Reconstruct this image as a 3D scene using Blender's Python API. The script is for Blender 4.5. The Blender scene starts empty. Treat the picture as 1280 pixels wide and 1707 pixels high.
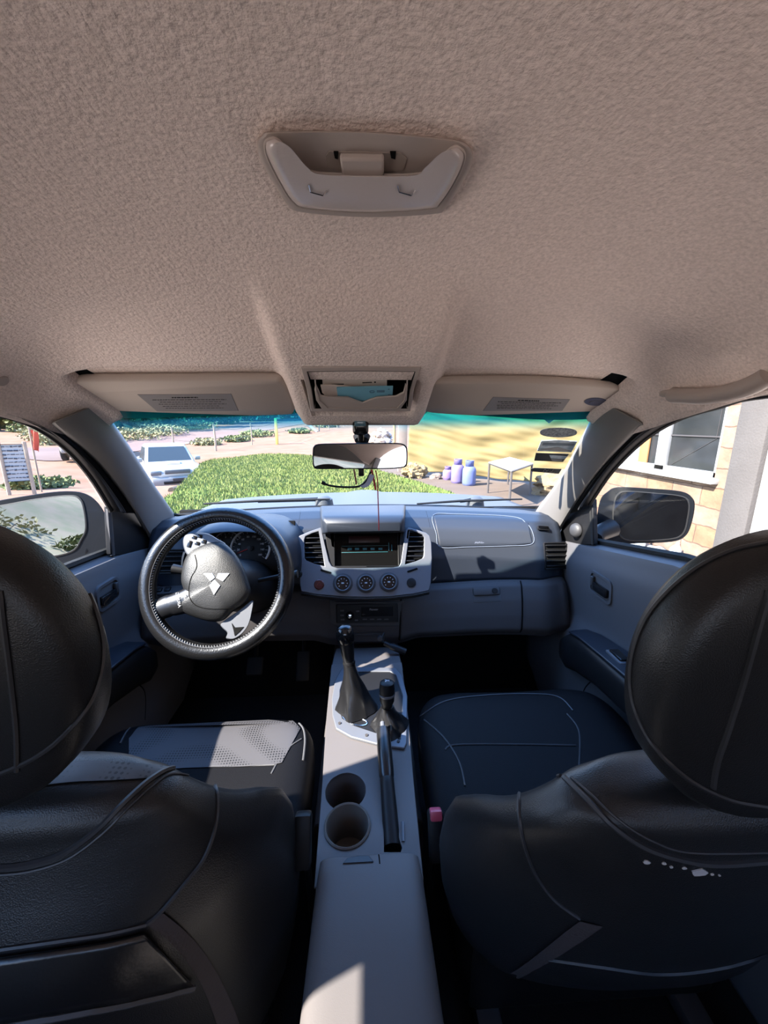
import bpy, bmesh, math, random
from mathutils import Vector, Matrix, noise
from mathutils.bvhtree import BVHTree
from mathutils.geometry import tessellate_polygon

C = bpy.context.scene.collection
SC = bpy.context.scene
PI = math.pi
V = Vector
H = 1.42          # eye height above the ground; all numbers below are relative to the eye, everything is lifted by H at the end

# ---------------------------------------------------------------- camera
YAW, PITCH = math.radians(2.9), math.radians(13.0)
FWD = V((math.sin(YAW)*math.cos(PITCH), math.cos(YAW)*math.cos(PITCH), -math.sin(PITCH)))
RGT = V((math.cos(YAW), -math.sin(YAW), 0))
UPV = RGT.cross(FWD)
cd = bpy.data.cameras.new('camera'); cam = bpy.data.objects.new('camera', cd); C.objects.link(cam)
cd.sensor_fit = 'HORIZONTAL'; cd.sensor_width = 36; cd.lens = 18; cd.clip_start = 0.01; cd.clip_end = 500
cam.matrix_world = Matrix((RGT, UPV, -FWD)).transposed().to_4x4()
SC.camera = cam

# ---------------------------------------------------------------- light
SUN_DIR = V((1.0, .45, -1.02)).normalized()
ld = bpy.data.lights.new('sun', 'SUN'); ld.energy = 9.5; ld.angle = math.radians(.6); ld.color = (1, .93, .84)
sun = bpy.data.objects.new('sun', ld); C.objects.link(sun)
sun.rotation_euler = SUN_DIR.to_track_quat('-Z', 'Y').to_euler()

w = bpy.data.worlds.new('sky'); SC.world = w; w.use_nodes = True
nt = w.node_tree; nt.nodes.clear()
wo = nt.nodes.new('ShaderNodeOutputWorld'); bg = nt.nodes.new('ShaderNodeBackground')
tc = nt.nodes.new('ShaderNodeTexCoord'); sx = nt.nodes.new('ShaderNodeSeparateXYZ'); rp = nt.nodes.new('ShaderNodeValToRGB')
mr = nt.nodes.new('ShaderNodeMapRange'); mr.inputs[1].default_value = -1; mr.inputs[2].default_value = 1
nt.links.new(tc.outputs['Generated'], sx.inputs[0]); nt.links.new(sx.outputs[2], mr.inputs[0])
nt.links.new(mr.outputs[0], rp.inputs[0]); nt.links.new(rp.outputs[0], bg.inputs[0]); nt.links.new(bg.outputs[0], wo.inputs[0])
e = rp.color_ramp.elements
e[0].position = 0; e[0].color = (1.15, .98, .915, 1)  # below the horizon: ground-coloured glow added to light the roof lining
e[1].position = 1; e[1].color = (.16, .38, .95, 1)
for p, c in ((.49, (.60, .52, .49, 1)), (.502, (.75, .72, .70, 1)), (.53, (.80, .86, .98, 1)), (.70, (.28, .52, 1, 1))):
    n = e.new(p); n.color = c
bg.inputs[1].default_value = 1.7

SC.view_settings.view_transform = 'Standard'; SC.view_settings.look = 'None'
SC.view_settings.gamma = 1; SC.view_settings.use_curve_mapping = False
SC.view_settings.exposure = 1.85
SC.cycles.max_bounces = 8; SC.cycles.diffuse_bounces = 5; SC.cycles.transparent_max_bounces = 16
SC.cycles.caustics_reflective = False; SC.cycles.caustics_refractive = False
SC.cycles.sample_clamp_indirect = 6

# ---------------------------------------------------------------- pixel helpers (photograph treated as 1280 x 1707)
def ray(px, py): return FWD + RGT*((px-640)/640) + UPV*((853.5-py)/640)
def P(px, py, Y): d = ray(px, py); return d*(Y/d.y)
def PX(px, py, X): d = ray(px, py); return d*(X/d.x)
def PZ(px, py, Z): d = ray(px, py); return d*(Z/d.z)
def PL(px, py, p0, n): d = ray(px, py); return d*(p0.dot(n)/d.dot(n))

# ---------------------------------------------------------------- mesh helpers
class M:
    def __init__(s): s.v = []; s.f = []
    def add(s, vs, fs):
        k = len(s.v); s.v += [V(p) for p in vs]; s.f += [tuple(i+k for i in f) for f in fs]; return s
    def bvh(s): return BVHTree.FromPolygons(s.v, s.f)
    def rbox(s, c, size, r=.003, R=None, seg=2):
        bm = bmesh.new(); bmesh.ops.create_cube(bm, size=1)
        for q in bm.verts: q.co = V((q.co.x*size[0], q.co.y*size[1], q.co.z*size[2]))
        r = min(r, min(size)*.49)
        if r > 0: bmesh.ops.bevel(bm, geom=bm.edges[:], offset=r, segments=seg, affect='EDGES', profile=.5)
        R = R or Matrix.Identity(3); c = V(c)
        bm.verts.index_update()
        s.add([c + R @ q.co for q in bm.verts], [[q.index for q in f.verts] for f in bm.faces]); bm.free(); return s
    def tube(s, pts, r, seg=8, closed=False, flat=None):
        pts = [V(p) for p in pts]; n = len(pts)
        rr = r if isinstance(r, (list, tuple)) else [r]*n
        T = []
        for i in range(n):
            a = pts[(i-1) % n] if (closed or i > 0) else pts[i]
            b = pts[(i+1) % n] if (closed or i < n-1) else pts[i]
            T.append((b-a).normalized() if (b-a).length > 1e-9 else V((0, 0, 1)))
        u = T[0].orthogonal().normalized() if flat is None else (V(flat) - T[0]*V(flat).dot(T[0])).normalized()
        vs = []; fs = []
        for i in range(n):
            u = (u - T[i]*u.dot(T[i])).normalized(); w_ = T[i].cross(u)
            for k in range(seg):
                a = 2*PI*k/seg
                vs.append(pts[i] + (u*math.cos(a) + w_*math.sin(a))*rr[i])
        m = n if closed else n-1
        for i in range(m):
            for k in range(seg):
                a, b = i*seg+k, i*seg+(k+1) % seg; c, d = ((i+1) % n)*seg+(k+1) % seg, ((i+1) % n)*seg+k
                fs.append((a, b, c, d))
        if not closed:
            fs.append(tuple(range(seg-1, -1, -1))); fs.append(tuple((n-1)*seg+k for k in range(seg)))
        return s.add(vs, fs)
    def loft(s, rings, caps=True, closed=True):
        n = len(rings[0]); vs = [p for r in rings for p in r]; fs = []
        for i in range(len(rings)-1):
            for k in range(n if closed else n-1):
                fs.append((i*n+k, i*n+(k+1) % n, (i+1)*n+(k+1) % n, (i+1)*n+k))
        if caps and closed:
            fs.append(tuple(range(n-1, -1, -1))); fs.append(tuple((len(rings)-1)*n+k for k in range(n)))
        return s.add(vs, fs)
    def lathe(s, prof, o, axis, seg=24, caps=True, sy=1.0):
        a = V(axis).normalized(); u = a.orthogonal().normalized(); 
        if abs(a.z) < .95: u = V((0, 0, 1)).cross(a).normalized()
        w_ = a.cross(u); o = V(o)
        return s.loft([[o + a*h + (u*math.cos(2*PI*k/seg) + w_*math.sin(2*PI*k/seg)*sy)*r for k in range(seg)] for r, h in prof], caps)
    def plate(s, outer, n, t, holes=()):
        n = V(n).normalized(); loops = [[V(p) for p in outer]] + [[V(p) for p in h] for h in holes]
        tri = tessellate_polygon(loops); flat = [p for l in loops for p in l]; N = len(flat)
        vs = flat + [p - n*t for p in flat]; fs = []
        for a, b, c in tri:
            if (flat[b]-flat[a]).cross(flat[c]-flat[a]).dot(n) < 0: a, c = c, a
            fs.append((a, b, c)); fs.append((c+N, b+N, a+N))
        k = 0
        for l in loops:
            for i in range(len(l)):
                j = (i+1) % len(l); fs.append((k+i, k+i+N, k+j+N, k+j))
            k += len(l)
        return s.add(vs, fs)
    def grid(s, nu, nv, fn, wrap=False):
        vs = [fn(i/(nu-1), j/(nv-1)) for j in range(nv) for i in range(nu)]
        return s.add(vs, [(j*nu+i, j*nu+i+1, (j+1)*nu+i+1, (j+1)*nu+i) for j in range(nv-1) for i in range(nu-1)])

ORG = {}
def mesh_of(name, m, mat, org, ang=40, smooth=True):
    me = bpy.data.meshes.new(name)
    if not m.v: print('EMPTY MESH', name)
    me.from_pydata([p-org for p in m.v], [], m.f); me.validate()
    bm = bmesh.new(); bm.from_mesh(me); bmesh.ops.recalc_face_normals(bm, faces=bm.faces[:]); bm.to_mesh(me); bm.free()
    if smooth:
        me.polygons.foreach_set('use_smooth', [True]*len(me.polygons)); me.set_sharp_from_angle(angle=math.radians(ang))
    if mat: me.materials.append(mat)
    return me
def ob(name, m, mat, parent=None, org=None, bevel=0, solid=0, sub=0, ang=40, kind=None, smooth=True, label=None, off=1):
    o_ = ORG[parent.name] if parent else V(org if org is not None else (0, 0, 0))
    o = bpy.data.objects.new(name, mesh_of(name, m, mat, o_, ang, smooth)); C.objects.link(o)
    ORG[o.name] = o_
    if parent: o.parent = parent
    else: o.location = o_
    if solid:
        d = o.modifiers.new('solid', 'SOLIDIFY'); d.thickness = abs(solid); d.offset = 0
    if bevel:
        d = o.modifiers.new('bevel', 'BEVEL'); d.width = bevel; d.segments = 2; d.limit_method = 'ANGLE'; d.angle_limit = math.radians(35)
    if sub:
        d = o.modifiers.new('sub', 'SUBSURF'); d.levels = sub; d.render_levels = sub
    if kind: o['kind'] = kind
    if label: o['label'] = label
    return o
def tag(o, label, cat, group=None, kind=None):
    o['label'] = label; o['category'] = cat
    if group: o['group'] = group
    if kind: o['kind'] = kind
    return o
def T(name, label, cat, loc, group=None):
    o = bpy.data.objects.new(name, None); C.objects.link(o); o.location = V(loc); o.empty_display_size = .05
    ORG[o.name] = V(loc); return tag(o, label, cat, group)
def S(name, loc=(0, 0, 0), label=None):                       # a structure with parts
    o = bpy.data.objects.new(name, None); C.objects.link(o); o.location = V(loc); ORG[o.name] = V(loc); o['kind'] = 'structure'
    if label: o['label'] = label
    return o
def dup(root, loc, label=None, rz=None, sc=None):
    r = root.copy(); C.objects.link(r); r.location = V(loc)
    if rz is not None: r.rotation_euler = (0, 0, rz)
    if sc: r.scale = (sc, sc, sc)
    if label: r['label'] = label
    for ch in root.children:
        c = ch.copy(); C.objects.link(c); c.parent = r
        for g in ch.children:
            d = g.copy(); C.objects.link(d); d.parent = c
    return r
def text(name, body, size, pos, xd, yd, mat, parent, ext=.0004, align='CENTER', label=None):
    cu = bpy.data.curves.new(name, 'FONT'); cu.body = body; cu.size = size; cu.extrude = ext; cu.align_x = align; cu.align_y = 'CENTER'
    tmp = bpy.data.objects.new('tmp', cu); me = bpy.data.meshes.new_from_object(tmp)
    xd = V(xd).normalized(); yd = V(yd); yd = (yd - xd*yd.dot(xd)).normalized(); zd = xd.cross(yd)
    m = M(); m.add([V(pos) + xd*q.co.x + yd*q.co.y + zd*q.co.z for q in me.vertices], [tuple(p.vertices) for p in me.polygons])
    bpy.data.objects.remove(tmp); bpy.data.meshes.remove(me); bpy.data.curves.remove(cu)
    return ob(name, m, mat, parent, smooth=False, label=label)
def crv(pts, n=8, closed=False):                               # Catmull-Rom through the points
    pts = [V(p) for p in pts]; N = len(pts); out = []
    for i in range(N if closed else N-1):
        g = lambda k: pts[k % N] if closed else pts[max(0, min(N-1, k))]
        a, b, c, d = g(i-1), g(i), g(i+1), g(i+2)
        for j in range(n):
            t = j/n
            out.append(.5*((2*b) + (c-a)*t + (2*a-5*b+4*c-d)*t*t + (3*b-a-3*c+d)*t**3))
    if not closed: out.append(pts[-1])
    return out
def on(b, px, py, off=.0):
    d = ray(px, py).normalized(); h = b.ray_cast(V((0, 0, 0)), d, 30)
    if h[0] is None: return None
    n = h[1] if h[1].dot(d) < 0 else -h[1]
    return h[0] + n*off
def onN(b, px, py):
    d = ray(px, py).normalized(); h = b.ray_cast(V((0, 0, 0)), d, 30)
    if h[0] is None: h = b.find_nearest(d*1.2)
    n = h[1] if h[1].dot(d) < 0 else -h[1]
    x = V((1, 0, 0)) if abs(n.x) < .8 else V((0, math.copysign(1, n.x), 0))
    x = (x - n*x.dot(n)).normalized(); y = n.cross(x)
    return h[0], n, x, y
def seam(b, pix, r=.0015, n=8, off=.0, closed=False, m=None):
    pp = [on(b, p.x, p.y, off) for p in crv([V((x, y, 0)) for x, y in pix], n, closed)]
    pp = [p for p in pp if p is not None]
    m = m or M()
    if not pp: return m
    run = [pp[0]]
    for p in pp[1:]:
        if (p-run[-1]).length > .12:
            if len(run) > 1: m.tube(run, r, 6)
            run = [p]
        else: run.append(p)
    if len(run) > 1: m.tube(run, r, 6)
    return m
def patch(b, A, B, nu=24, nv=8, off=.0015):                    # skin between two pixel curves, laid on the surface b
    A = crv([V((x, y, 0)) for x, y in A], 8); B = crv([V((x, y, 0)) for x, y in B], 8)
    def at(L, u):
        k = u*(len(L)-1); i = min(int(k), len(L)-2); return L[i].lerp(L[i+1], k-i)
    last = [V((0, 1, 0))]
    def fn(u, v):
        q = at(A, u).lerp(at(B, u), v); p = on(b, q.x, q.y, off)
        if p is None: p = last[0]
        last[0] = p; return p
    return M().grid(nu, nv, fn)
def ss(a, b, x):
    t = max(0., min(1., (x-a)/(b-a))); return t*t*(3-2*t)
def lerpt(tab, x):
    if x <= tab[0][0]: return tab[0][1]
    for (a, p), (b, q) in zip(tab, tab[1:]):
        if x <= b: return p + (q-p)*(x-a)/(b-a)
    return tab[-1][1]
def sq(a, n): return math.copysign(abs(a)**n, a)
def frame(n, up=(0, 0, 1)):
    n = V(n).normalized(); x = V(up).cross(n).normalized(); return Matrix((x, n.cross(x), n)).transposed()

# ---------------------------------------------------------------- materials
def mat(name, col, rough=.5, metal=0, bump=None, var=None, spec=.5, coat=0, tr=0):
    m = bpy.data.materials.new(name); m.use_nodes = True; t = m.node_tree; b = t.nodes['Principled BSDF']
    b.inputs['Base Color'].default_value = (*col, 1); b.inputs['Roughness'].default_value = rough
    b.inputs['Metallic'].default_value = metal; b.inputs['Specular IOR Level'].default_value = spec
    b.inputs['Coat Weight'].default_value = coat; b.inputs['Transmission Weight'].default_value = tr
    tcn = t.nodes.new('ShaderNodeTexCoord')
    if var:                                                    # (scale, colour2, contrast)
        nz = t.nodes.new('ShaderNodeTexNoise'); nz.inputs['Scale'].default_value = var[0]; nz.inputs['Detail'].default_value = 5
        r = t.nodes.new('ShaderNodeValToRGB'); c = var[2] if len(var) > 2 else .15
        r.color_ramp.elements[0].position = .5-c; r.color_ramp.elements[1].position = .5+c
        r.color_ramp.elements[0].color = (*col, 1); r.color_ramp.elements[1].color = (*var[1], 1)
        t.links.new(tcn.outputs['Object'], nz.inputs['Vector']); t.links.new(nz.outputs[0], r.inputs[0]); t.links.new(r.outputs[0], b.inputs['Base Color'])
    if bump:                                                   # (scale, strength, distance, kind)
        kind = bump[3] if len(bump) > 3 else 'noise'
        if kind == 'voronoi':
            nz = t.nodes.new('ShaderNodeTexVoronoi'); nz.feature = 'SMOOTH_F1'
        else:
            nz = t.nodes.new('ShaderNodeTexNoise'); nz.inputs['Detail'].default_value = 3
        nz.inputs['Scale'].default_value = bump[0]
        bp = t.nodes.new('ShaderNodeBump'); bp.inputs['Strength'].default_value = bump[1]; bp.inputs['Distance'].default_value = bump[2]
        t.links.new(tcn.outputs['Object'], nz.inputs['Vector']); t.links.new(nz.outputs[0], bp.inputs['Height']); t.links.new(bp.outputs[0], b.inputs['Normal'])
    return m
def glass(name, col=(1, 1, 1), refl=.010, tint=None):
    m = bpy.data.materials.new(name); m.use_nodes = True; t = m.node_tree; t.nodes.clear()
    o = t.nodes.new('ShaderNodeOutputMaterial'); tb = t.nodes.new('ShaderNodeBsdfTransparent'); gb = t.nodes.new('ShaderNodeBsdfGlossy')
    mx = t.nodes.new('ShaderNodeMixShader'); lw = t.nodes.new('ShaderNodeLayerWeight'); pw = t.nodes.new('ShaderNodeMath'); pw.operation = 'POWER'; pw.inputs[1].default_value = 4; ma = t.nodes.new('ShaderNodeMath'); ma.operation = 'MULTIPLY_ADD'; ma.inputs[1].default_value = .5; ma.inputs[2].default_value = refl
    gb.inputs['Roughness'].default_value = .01; tb.inputs[0].default_value = (*col, 1)
    t.links.new(lw.outputs['Facing'], pw.inputs[0]); t.links.new(pw.outputs[0], ma.inputs[0]); t.links.new(ma.outputs[0], mx.inputs[0]); t.links.new(tb.outputs[0], mx.inputs[1]); t.links.new(gb.outputs[0], mx.inputs[2]); t.links.new(mx.outputs[0], o.inputs[0])
    if tint:                                                    # (z of full tint, z of none, colour): band across the top of the pane
        tcn = t.nodes.new('ShaderNodeTexCoord'); s_ = t.nodes.new('ShaderNodeSeparateXYZ'); mp = t.nodes.new('ShaderNodeMapRange'); mp.interpolation_type = 'SMOOTHSTEP'
        mp.inputs[1].default_value = tint[1]; mp.inputs[2].default_value = tint[0]
        mc = t.nodes.new('ShaderNodeMix'); mc.data_type = 'RGBA'; mc.inputs[6].default_value = (*col, 1); mc.inputs[7].default_value = (*tint[2], 1)
        t.links.new(tcn.outputs['Object'], s_.inputs[0]); t.links.new(s_.outputs[2], mp.inputs[0]); t.links.new(mp.outputs[0], mc.inputs[0]); t.links.new(mc.outputs[2], tb.inputs[0])
        tl = t.nodes.new('ShaderNodeBsdfTranslucent'); tl.inputs[0].default_value = (.08, .50, .58, 1); m2 = t.nodes.new('ShaderNodeMixShader'); fm = t.nodes.new('ShaderNodeMath'); fm.operation = 'MULTIPLY'; fm.inputs[1].default_value = .10
        t.links.new(mp.outputs[0], fm.inputs[0]); t.links.new(fm.outputs[0], m2.inputs[0]); t.links.new(mx.outputs[0], m2.inputs[1]); t.links.new(tl.outputs[0], m2.inputs[2]); t.links.new(m2.outputs[0], o.inputs[0])
    return m

HEADLINER = mat('headliner cloth', (.72, .61, .55), .95, bump=(210, .8, .0032), var=(260, (.90, .77, .705), .17), spec=.1)
VISOR = mat('visor vinyl', (.44, .38, .335), .7, bump=(500, .25, .001), spec=.3)
GREIGE = mat('greige plastic', (.42, .36, .325), .55, bump=(900, .15, .0005), spec=.35)
GREIGE_DK = mat('greige plastic dull', (.30, .25, .22), .6)
PILLAR = mat('pillar plastic', (.16, .152, .145), .6, bump=(800, .15, .0005), spec=.35)
BLK = mat('black plastic', (.008, .008, .009), .45, spec=.22)
BLK_GLOSS = mat('gloss black plastic', (.008, .008, .009), .12)
RUBBER = mat('black rubber', (.01, .01, .01), .7, spec=.3)
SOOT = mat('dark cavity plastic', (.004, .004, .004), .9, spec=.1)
DASH = mat('charcoal dash plastic', (.010, .0135, .021), .45, bump=(900, .25, .0006), spec=.45)
GREY = mat('mid grey plastic', (.048, .044, .045), .55, bump=(900, .2, .0006), spec=.2)
DOORG = mat('door grey plastic', (.075, .074, .08), .55, bump=(900, .2, .0006), spec=.25)
GREY_DK = mat('dark grey plastic', (.028, .028, .031), .55, bump=(900, .2, .0006))
CONS = mat('console grey plastic', (.092, .083, .082), .5, bump=(900, .2, .0006), spec=.3)
SILVER = mat('silver paint', (.105, .11, .125), .42, metal=.25)
CHROME = mat('chrome', (.8, .8, .82), .12, metal=1)
LEATHER = mat('black leather', (.011, .011, .012), .4, bump=(900, .3, .0008, 'voronoi'), spec=.35)
LEATHERC = mat('black cushion leather', (.005, .005, .006), .5, bump=(900, .3, .0008, 'voronoi'), spec=.07)
LEATHER2 = mat('black leather smooth', (.007, .007, .008), .3, bump=(250, .15, .001), spec=.55)
STITCH = mat('grey stitching', (.05, .05, .055), .7)
STITCH_DK = mat('dark seam piping', (.02, .02, .023), .5)
ZIP = mat('zip tape', (.03, .022, .022), .8, bump=(300, .5, .001))
CARPET = mat('black floor carpet', (.008, .008, .009), .95, bump=(400, .6, .003), spec=.1)
MIRROR = mat('mirror glass', (.6, .62, .64), .01, metal=1)
MIRROR_DK = mat('dim mirror glass', (.22, .25, .29), .01, metal=1)
CARBLK = mat('dark car paint', (.006, .007, .009), .6, spec=.05)
HOODP = mat('hood paint', (.05, .055, .06), .5)
CLEAR = glass('clear lens')
WINDOWG = glass('window glass', (.96, .97, .97), .004)
WHITE = mat('white paint', (.26, .26, .26), .35, coat=.4)
# ================================================================ CABIN SHELL
WSN = V((0, .714, 1)).normalized(); WS0 = V((0, .89, .02))
def WS(px, py): return PL(px, py, WS0, WSN)
ZC = [(-1.1, .15), (-.6, .21), (.1, .225), (.33, .222), (.42, .216), (.5, .203), (.6, .165), (.7, .117), (.8, .07), (.9, .027), (.95, .005)]
ZE = [(-1.1, -.02), (-.2, .05), (.3, .055), (.55, .045), (.7, .014), (.8, -.014), (.9, -.035), (.95, -.05)]
def sm(tab, x, h=.04): return (lerpt(tab, x-h)+lerpt(tab, x)*2+lerpt(tab, x+h))/4
def ceil_z(x, y):
    xc = (x+.01)/.585; zc, ze = sm(ZC, y), sm(ZE, y)
    z = zc-(zc-ze)*min(1.1, abs(xc))**(4.2+8*ss(.55, .72, y))
    ax = abs(x+.005)
    z -= .030*(1-ss(.124, .150, ax))*ss(.53, .66, y)                 # raised pod between the visors
    zp = .083-.4*(y-.765)+.014; k_ = ss(.150, .158, ax)*(1-ss(.514, .526, ax))*ss(.742, .748, y)
    z += max(0, zp-z)*k_
    z += .075*(1-ss(.100, .106, ax))*ss(.722, .728, y)*(1-ss(.845, .855, y))   # visor pockets
    return z
def ceil_fn(u, v):
    y = -1.1 + v*2.0 if v < .4 else -.3 + (v-.4)/.6*1.2
    x = -.01 + .588*(2*u-1)
    return V((x, y, ceil_z(x, y)))
cm = M().grid(151, 181, ceil_fn); CB = cm.bvh()
ob('ceiling', cm, HEADLINER, kind='structure', solid=.002)
ob('roof', M().grid(30, 40, lambda u, v: V((-.01+.62*(2*u-1), -1.15+v*2.06, lerpt(ZC, -1.15+v*2.06)+.055-.10*abs(2*u-1)**4))), CARBLK, kind='structure', solid=.01)
ob('floor', M().rbox((0, .2, -1.01), (1.5, 2.8, .06), .0), CARPET, kind='structure')
ob('wall_front', M().grid(20, 12, lambda u, v: V((-.72+1.44*u, 1.50-.16*ss(.5, 1, v)*0-.25*(v**3), -.33-.66*v))), SOOT, kind='structure', solid=.02)
for sx_, nm in ((-1, 'wall_left'), (1, 'wall_right')):
    m = M(); m.plate([V((sx_*.75, -1.2, -1.05)), V((sx_*.75, 1.5, -1.05)), V((sx_*.75, 1.5, -.40)), V((sx_*.75, 1.0, -.40)), V((sx_*.75, .5, -.36)), V((sx_*.75, -1.2, -.34))], (sx_, 0, 0), .02)
    ob(nm, m, CARBLK, kind='structure')
ob('wall_back', M().rbox((0, -1.17, -.57), (1.5, .05, .90), .01), DOORG, kind='structure')
k = 0
for sx_ in (-1, 1):
    k += 1
    m = M(); m.loft([[V((sx_*x, y, z)) for x, y in ((xo-.045, a), (xo+.015, a), (xo+.015, b), (xo-.045, b))] for z, xo, a, b in ((-1, .72, .0, .30), (-.34, .71, .045, .36), (-.1, .655, .07, .375), (.05, .59, .082, .385))])
    ob('trim_%d' % k, m, PILLAR, kind='structure', bevel=.008)
    k += 1
    m = M(); m.loft([[V((sx_*x, y, z)) for x, y in ((xo-.06, a), (xo+.02, a), (xo+.02, b), (xo-.06, b))] for z, xo, a, b in ((-.34, .71, -1.15, -.98), (-.1, .655, -1.15, -1.0), (.04, .6, -1.15, -1.0))])
    ob('trim_%d' % k, m, PILLAR, kind='structure', bevel=.008)

for sx_ in (-1, 1):
    k += 1
    m = M(); m.loft([[V((sx_*.565, y, .07)), V((sx_*.63, y, .05)), V((sx_*.645, y, -.012)), V((sx_*.60, y, -.012))] for y in (-1.12, -.5, .10)])
    ob('trim_%d' % (k+3), m, PILLAR, kind='structure', bevel=.006)
# front pillar trims, windscreen
def pillar(inn, outp, xs, name):
    A = crv([WS(*q) for q in inn], 10); B = crv([PX(q[0], q[1], x) for q, x in zip(outp, xs)], 10)
    def fn(u, v):
        a, b = A[round(v*(len(A)-1))], B[round(v*(len(B)-1))]
        p = a.lerp(b, u); n = p.normalized()
        return p - n*(.022*math.sin(PI*min(1, max(0, u)))**.7) + n*.03*(ss(.94, 1, u)+ss(.06, 0, u))
    m = M().grid(25, len(A), fn); ob(name, m, PILLAR, kind='structure', solid=.004); return A, B
LI, LO = pillar([(164, 672), (181, 696), (215, 745), (250, 800), (285, 850), (305, 880)], [(84, 706), (98, 718), (160, 770), (210, 832), (247, 895), (262, 925)], [-.585, -.59, -.62, -.65, -.68, -.685], 'trim_5')
RI, RO = pillar([(1006, 670), (989, 694), (962, 745), (932, 800), (898, 846), (880, 876)], [(1076, 709), (1062, 719), (1008, 775), (966, 830), (933, 886), (915, 920)], [.575, .58, .605, .635, .66, .665], 'trim_6')
WT = [WS(148, 655), WS(1016, 655)]; WB = [WS(278, 862), WS(906, 862)]
def wsf(u, v):
    a = WT[0].lerp(WT[1], u); b = WB[0].lerp(WB[1], u); p = a.lerp(b, v)
    c = 1-(2*u-1)**2
    return p + WSN*(.012*c*math.sin(PI*v)) + V((0, .10*c*v, -.028*c*v))
wm = M().grid(40, 24, wsf)
ob('window_1', wm, glass('windscreen glass', (.97, .98, .97), tint=(.012, -.026, (.02, .42, .50))), kind='structure')
WBV = wm.bvh()
# black ceramic band and rubber along the bottom edge
m = M(); base = [wsf(i/40, .97)+V((0, -.004, .002)) for i in range(41)]; m.tube(base, .006, 6)
ob('trim_7', m, RUBBER, kind='structure')

def door(n, pa, pb, sgn, xs, xb, win):
    S_ = S('door_%d' % n, (sgn*.72, .4, -.98), 'driver side front door' if sgn < 0 else 'passenger side front door')
    A = [PX(q[0], q[1], x) for q, x in zip(pa, xs)]; B = [PX(q[0], q[1], x) for q, x in zip(pb, xb)]
    A = [V((sgn*.583, -.1, .055)), V((sgn*.583, .3, .055))] + A; B = [V((sgn*.605, -.1, .045)), V((sgn*.605, .3, .045))] + B
    Ac, Bc = crv(A, 8), crv(B, 8)
    fm = M().grid(6, len(Ac), lambda u, v: Ac[round(v*(len(Ac)-1))].lerp(Bc[round(v*(len(Bc)-1))], u) + V((sgn*.012*math.sin(u*PI*2), 0, 0)))
    ob('window_frame', fm, BLK, S_, solid=.004)
    ob('weather_seal', M().tube(Bc, .005, 6), RUBBER, S_)
    ob('seal_ridge', M().tube([a.lerp(b, .45)-a.normalized()*.006 for a, b in zip(Ac, Bc)], .0035, 6), GREY_DK, S_, label='grey ridge along the door seal')
    return S_, Ac, Bc
def zbelt(y, s_=1): return lerpt([(-.6, -.26), (.5, -.268), (.75, -.29), (1.05, -.348), (1.32, -.40)] if s_ > 0 else [(-.6, -.32), (.5, -.322), (.75, -.33), (1.05, -.352), (1.32, -.40)], y)
def door_rest(S_, sgn, xoff, A, B):
    X = lambda x: sgn*x + xoff
    def fn(u, v):
        y = -.55 + 1.87*u; zb = zbelt(y, sgn)
        if v < .12:
            t = v/.12; return V((X(.725-.062*t), y, zb-.012*t*t))
        t = (v-.12)/.88; z = zb-.012 - t*(.97+zb)
        x = .663 - .012*ss(0, .1, t) + .014*ss(.1, .35, t) - .035*ss(.35, .5, t) + .02*ss(.75, 1, t)
        return V((X(x), y, z))
    dm = M().grid(60, 70, fn); ob('door_panel', dm, DOORG, S_, solid=.006, off=-1 if sgn > 0 else 1)
    secs = [(1.10, -.69, -.715, .632), (1.06, -.655, -.73, .61), (1.0, -.605, -.725, .592), (.93, -.582, -.69, .58), (.82, -.565, -.655, .572), (.65, -.55, -.635, .57), (.3, -.535, -.62, .57), (-.1, -.53, -.62, .57)]
    rings = []
    for y, zt, zb_, xi in secs:
        r = []
        for k_ in range(20):
            a = 2*PI*k_/20; hx = (.66-xi)/2; hz = (zt-zb_)/2
            r.append(V((X(.66-hx+hx*sq(math.cos(a), .5)), y, (zt+zb_)/2+hz*sq(math.sin(a), .5))))
        rings.append(r)
    ob('armrest', M().loft(rings), BLK, S_)
    m = M()
    m.loft([[V((X(x), y, z + h)) for x, z in ((xi+.006, zt), (.652, zt+.004)) for h in ((0, .007) if x < .64 else (.007, 0))] for y, zt, zb_, xi in secs[2:]])
    pad = ob('switch_plate', m, DASH, S_, bevel=.002)
    c = V((X(.612), .80, -.551)); ob('window_switch', M().rbox(c, (.024, .045, .012), .003), BLK_GLOSS, pad)
    ob('switch_rim', M().rbox(c-V((0, 0, .003)), (.032, .058, .008), .003), SILVER, pad)
    return dm
pa_r = [(1280, 650), (1200, 667), (1130, 689), (1062, 719), (1008, 775), (966, 830), (950, 855)]
pb_r = [(1280, 659), (1200, 677), (1130, 699), (1072, 735), (1020, 787), (989, 832), (984, 842)]
D2, A2, B2 = door(2, pa_r, pb_r, 1, [.585, .585, .585, .588, .61, .64, .65], [.60, .60, .60, .61, .63, .66, .665], 3)
pa_l = [(-62, 672), (0, 683), (50, 700), (97, 719), (160, 770), (210, 832), (225, 855)]
pb_l = [(-62, 680), (0, 692), (58, 712), (110, 749), (150, 795), (180, 843), (184, 853)]
D1, A1, B1 = door(1, pa_l, pb_l, -1, [-.595, -.595, -.595, -.60, -.63, -.66, -.665], [-.61, -.61, -.61, -.62, -.645, -.675, -.68], 2)
dm2 = door_rest(D2, 1, 0, A2, B2); dm1 = door_rest(D1, -1, -.02, A1, B1)
b2, b1 = dm2.bvh(), dm1.bvh()
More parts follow.
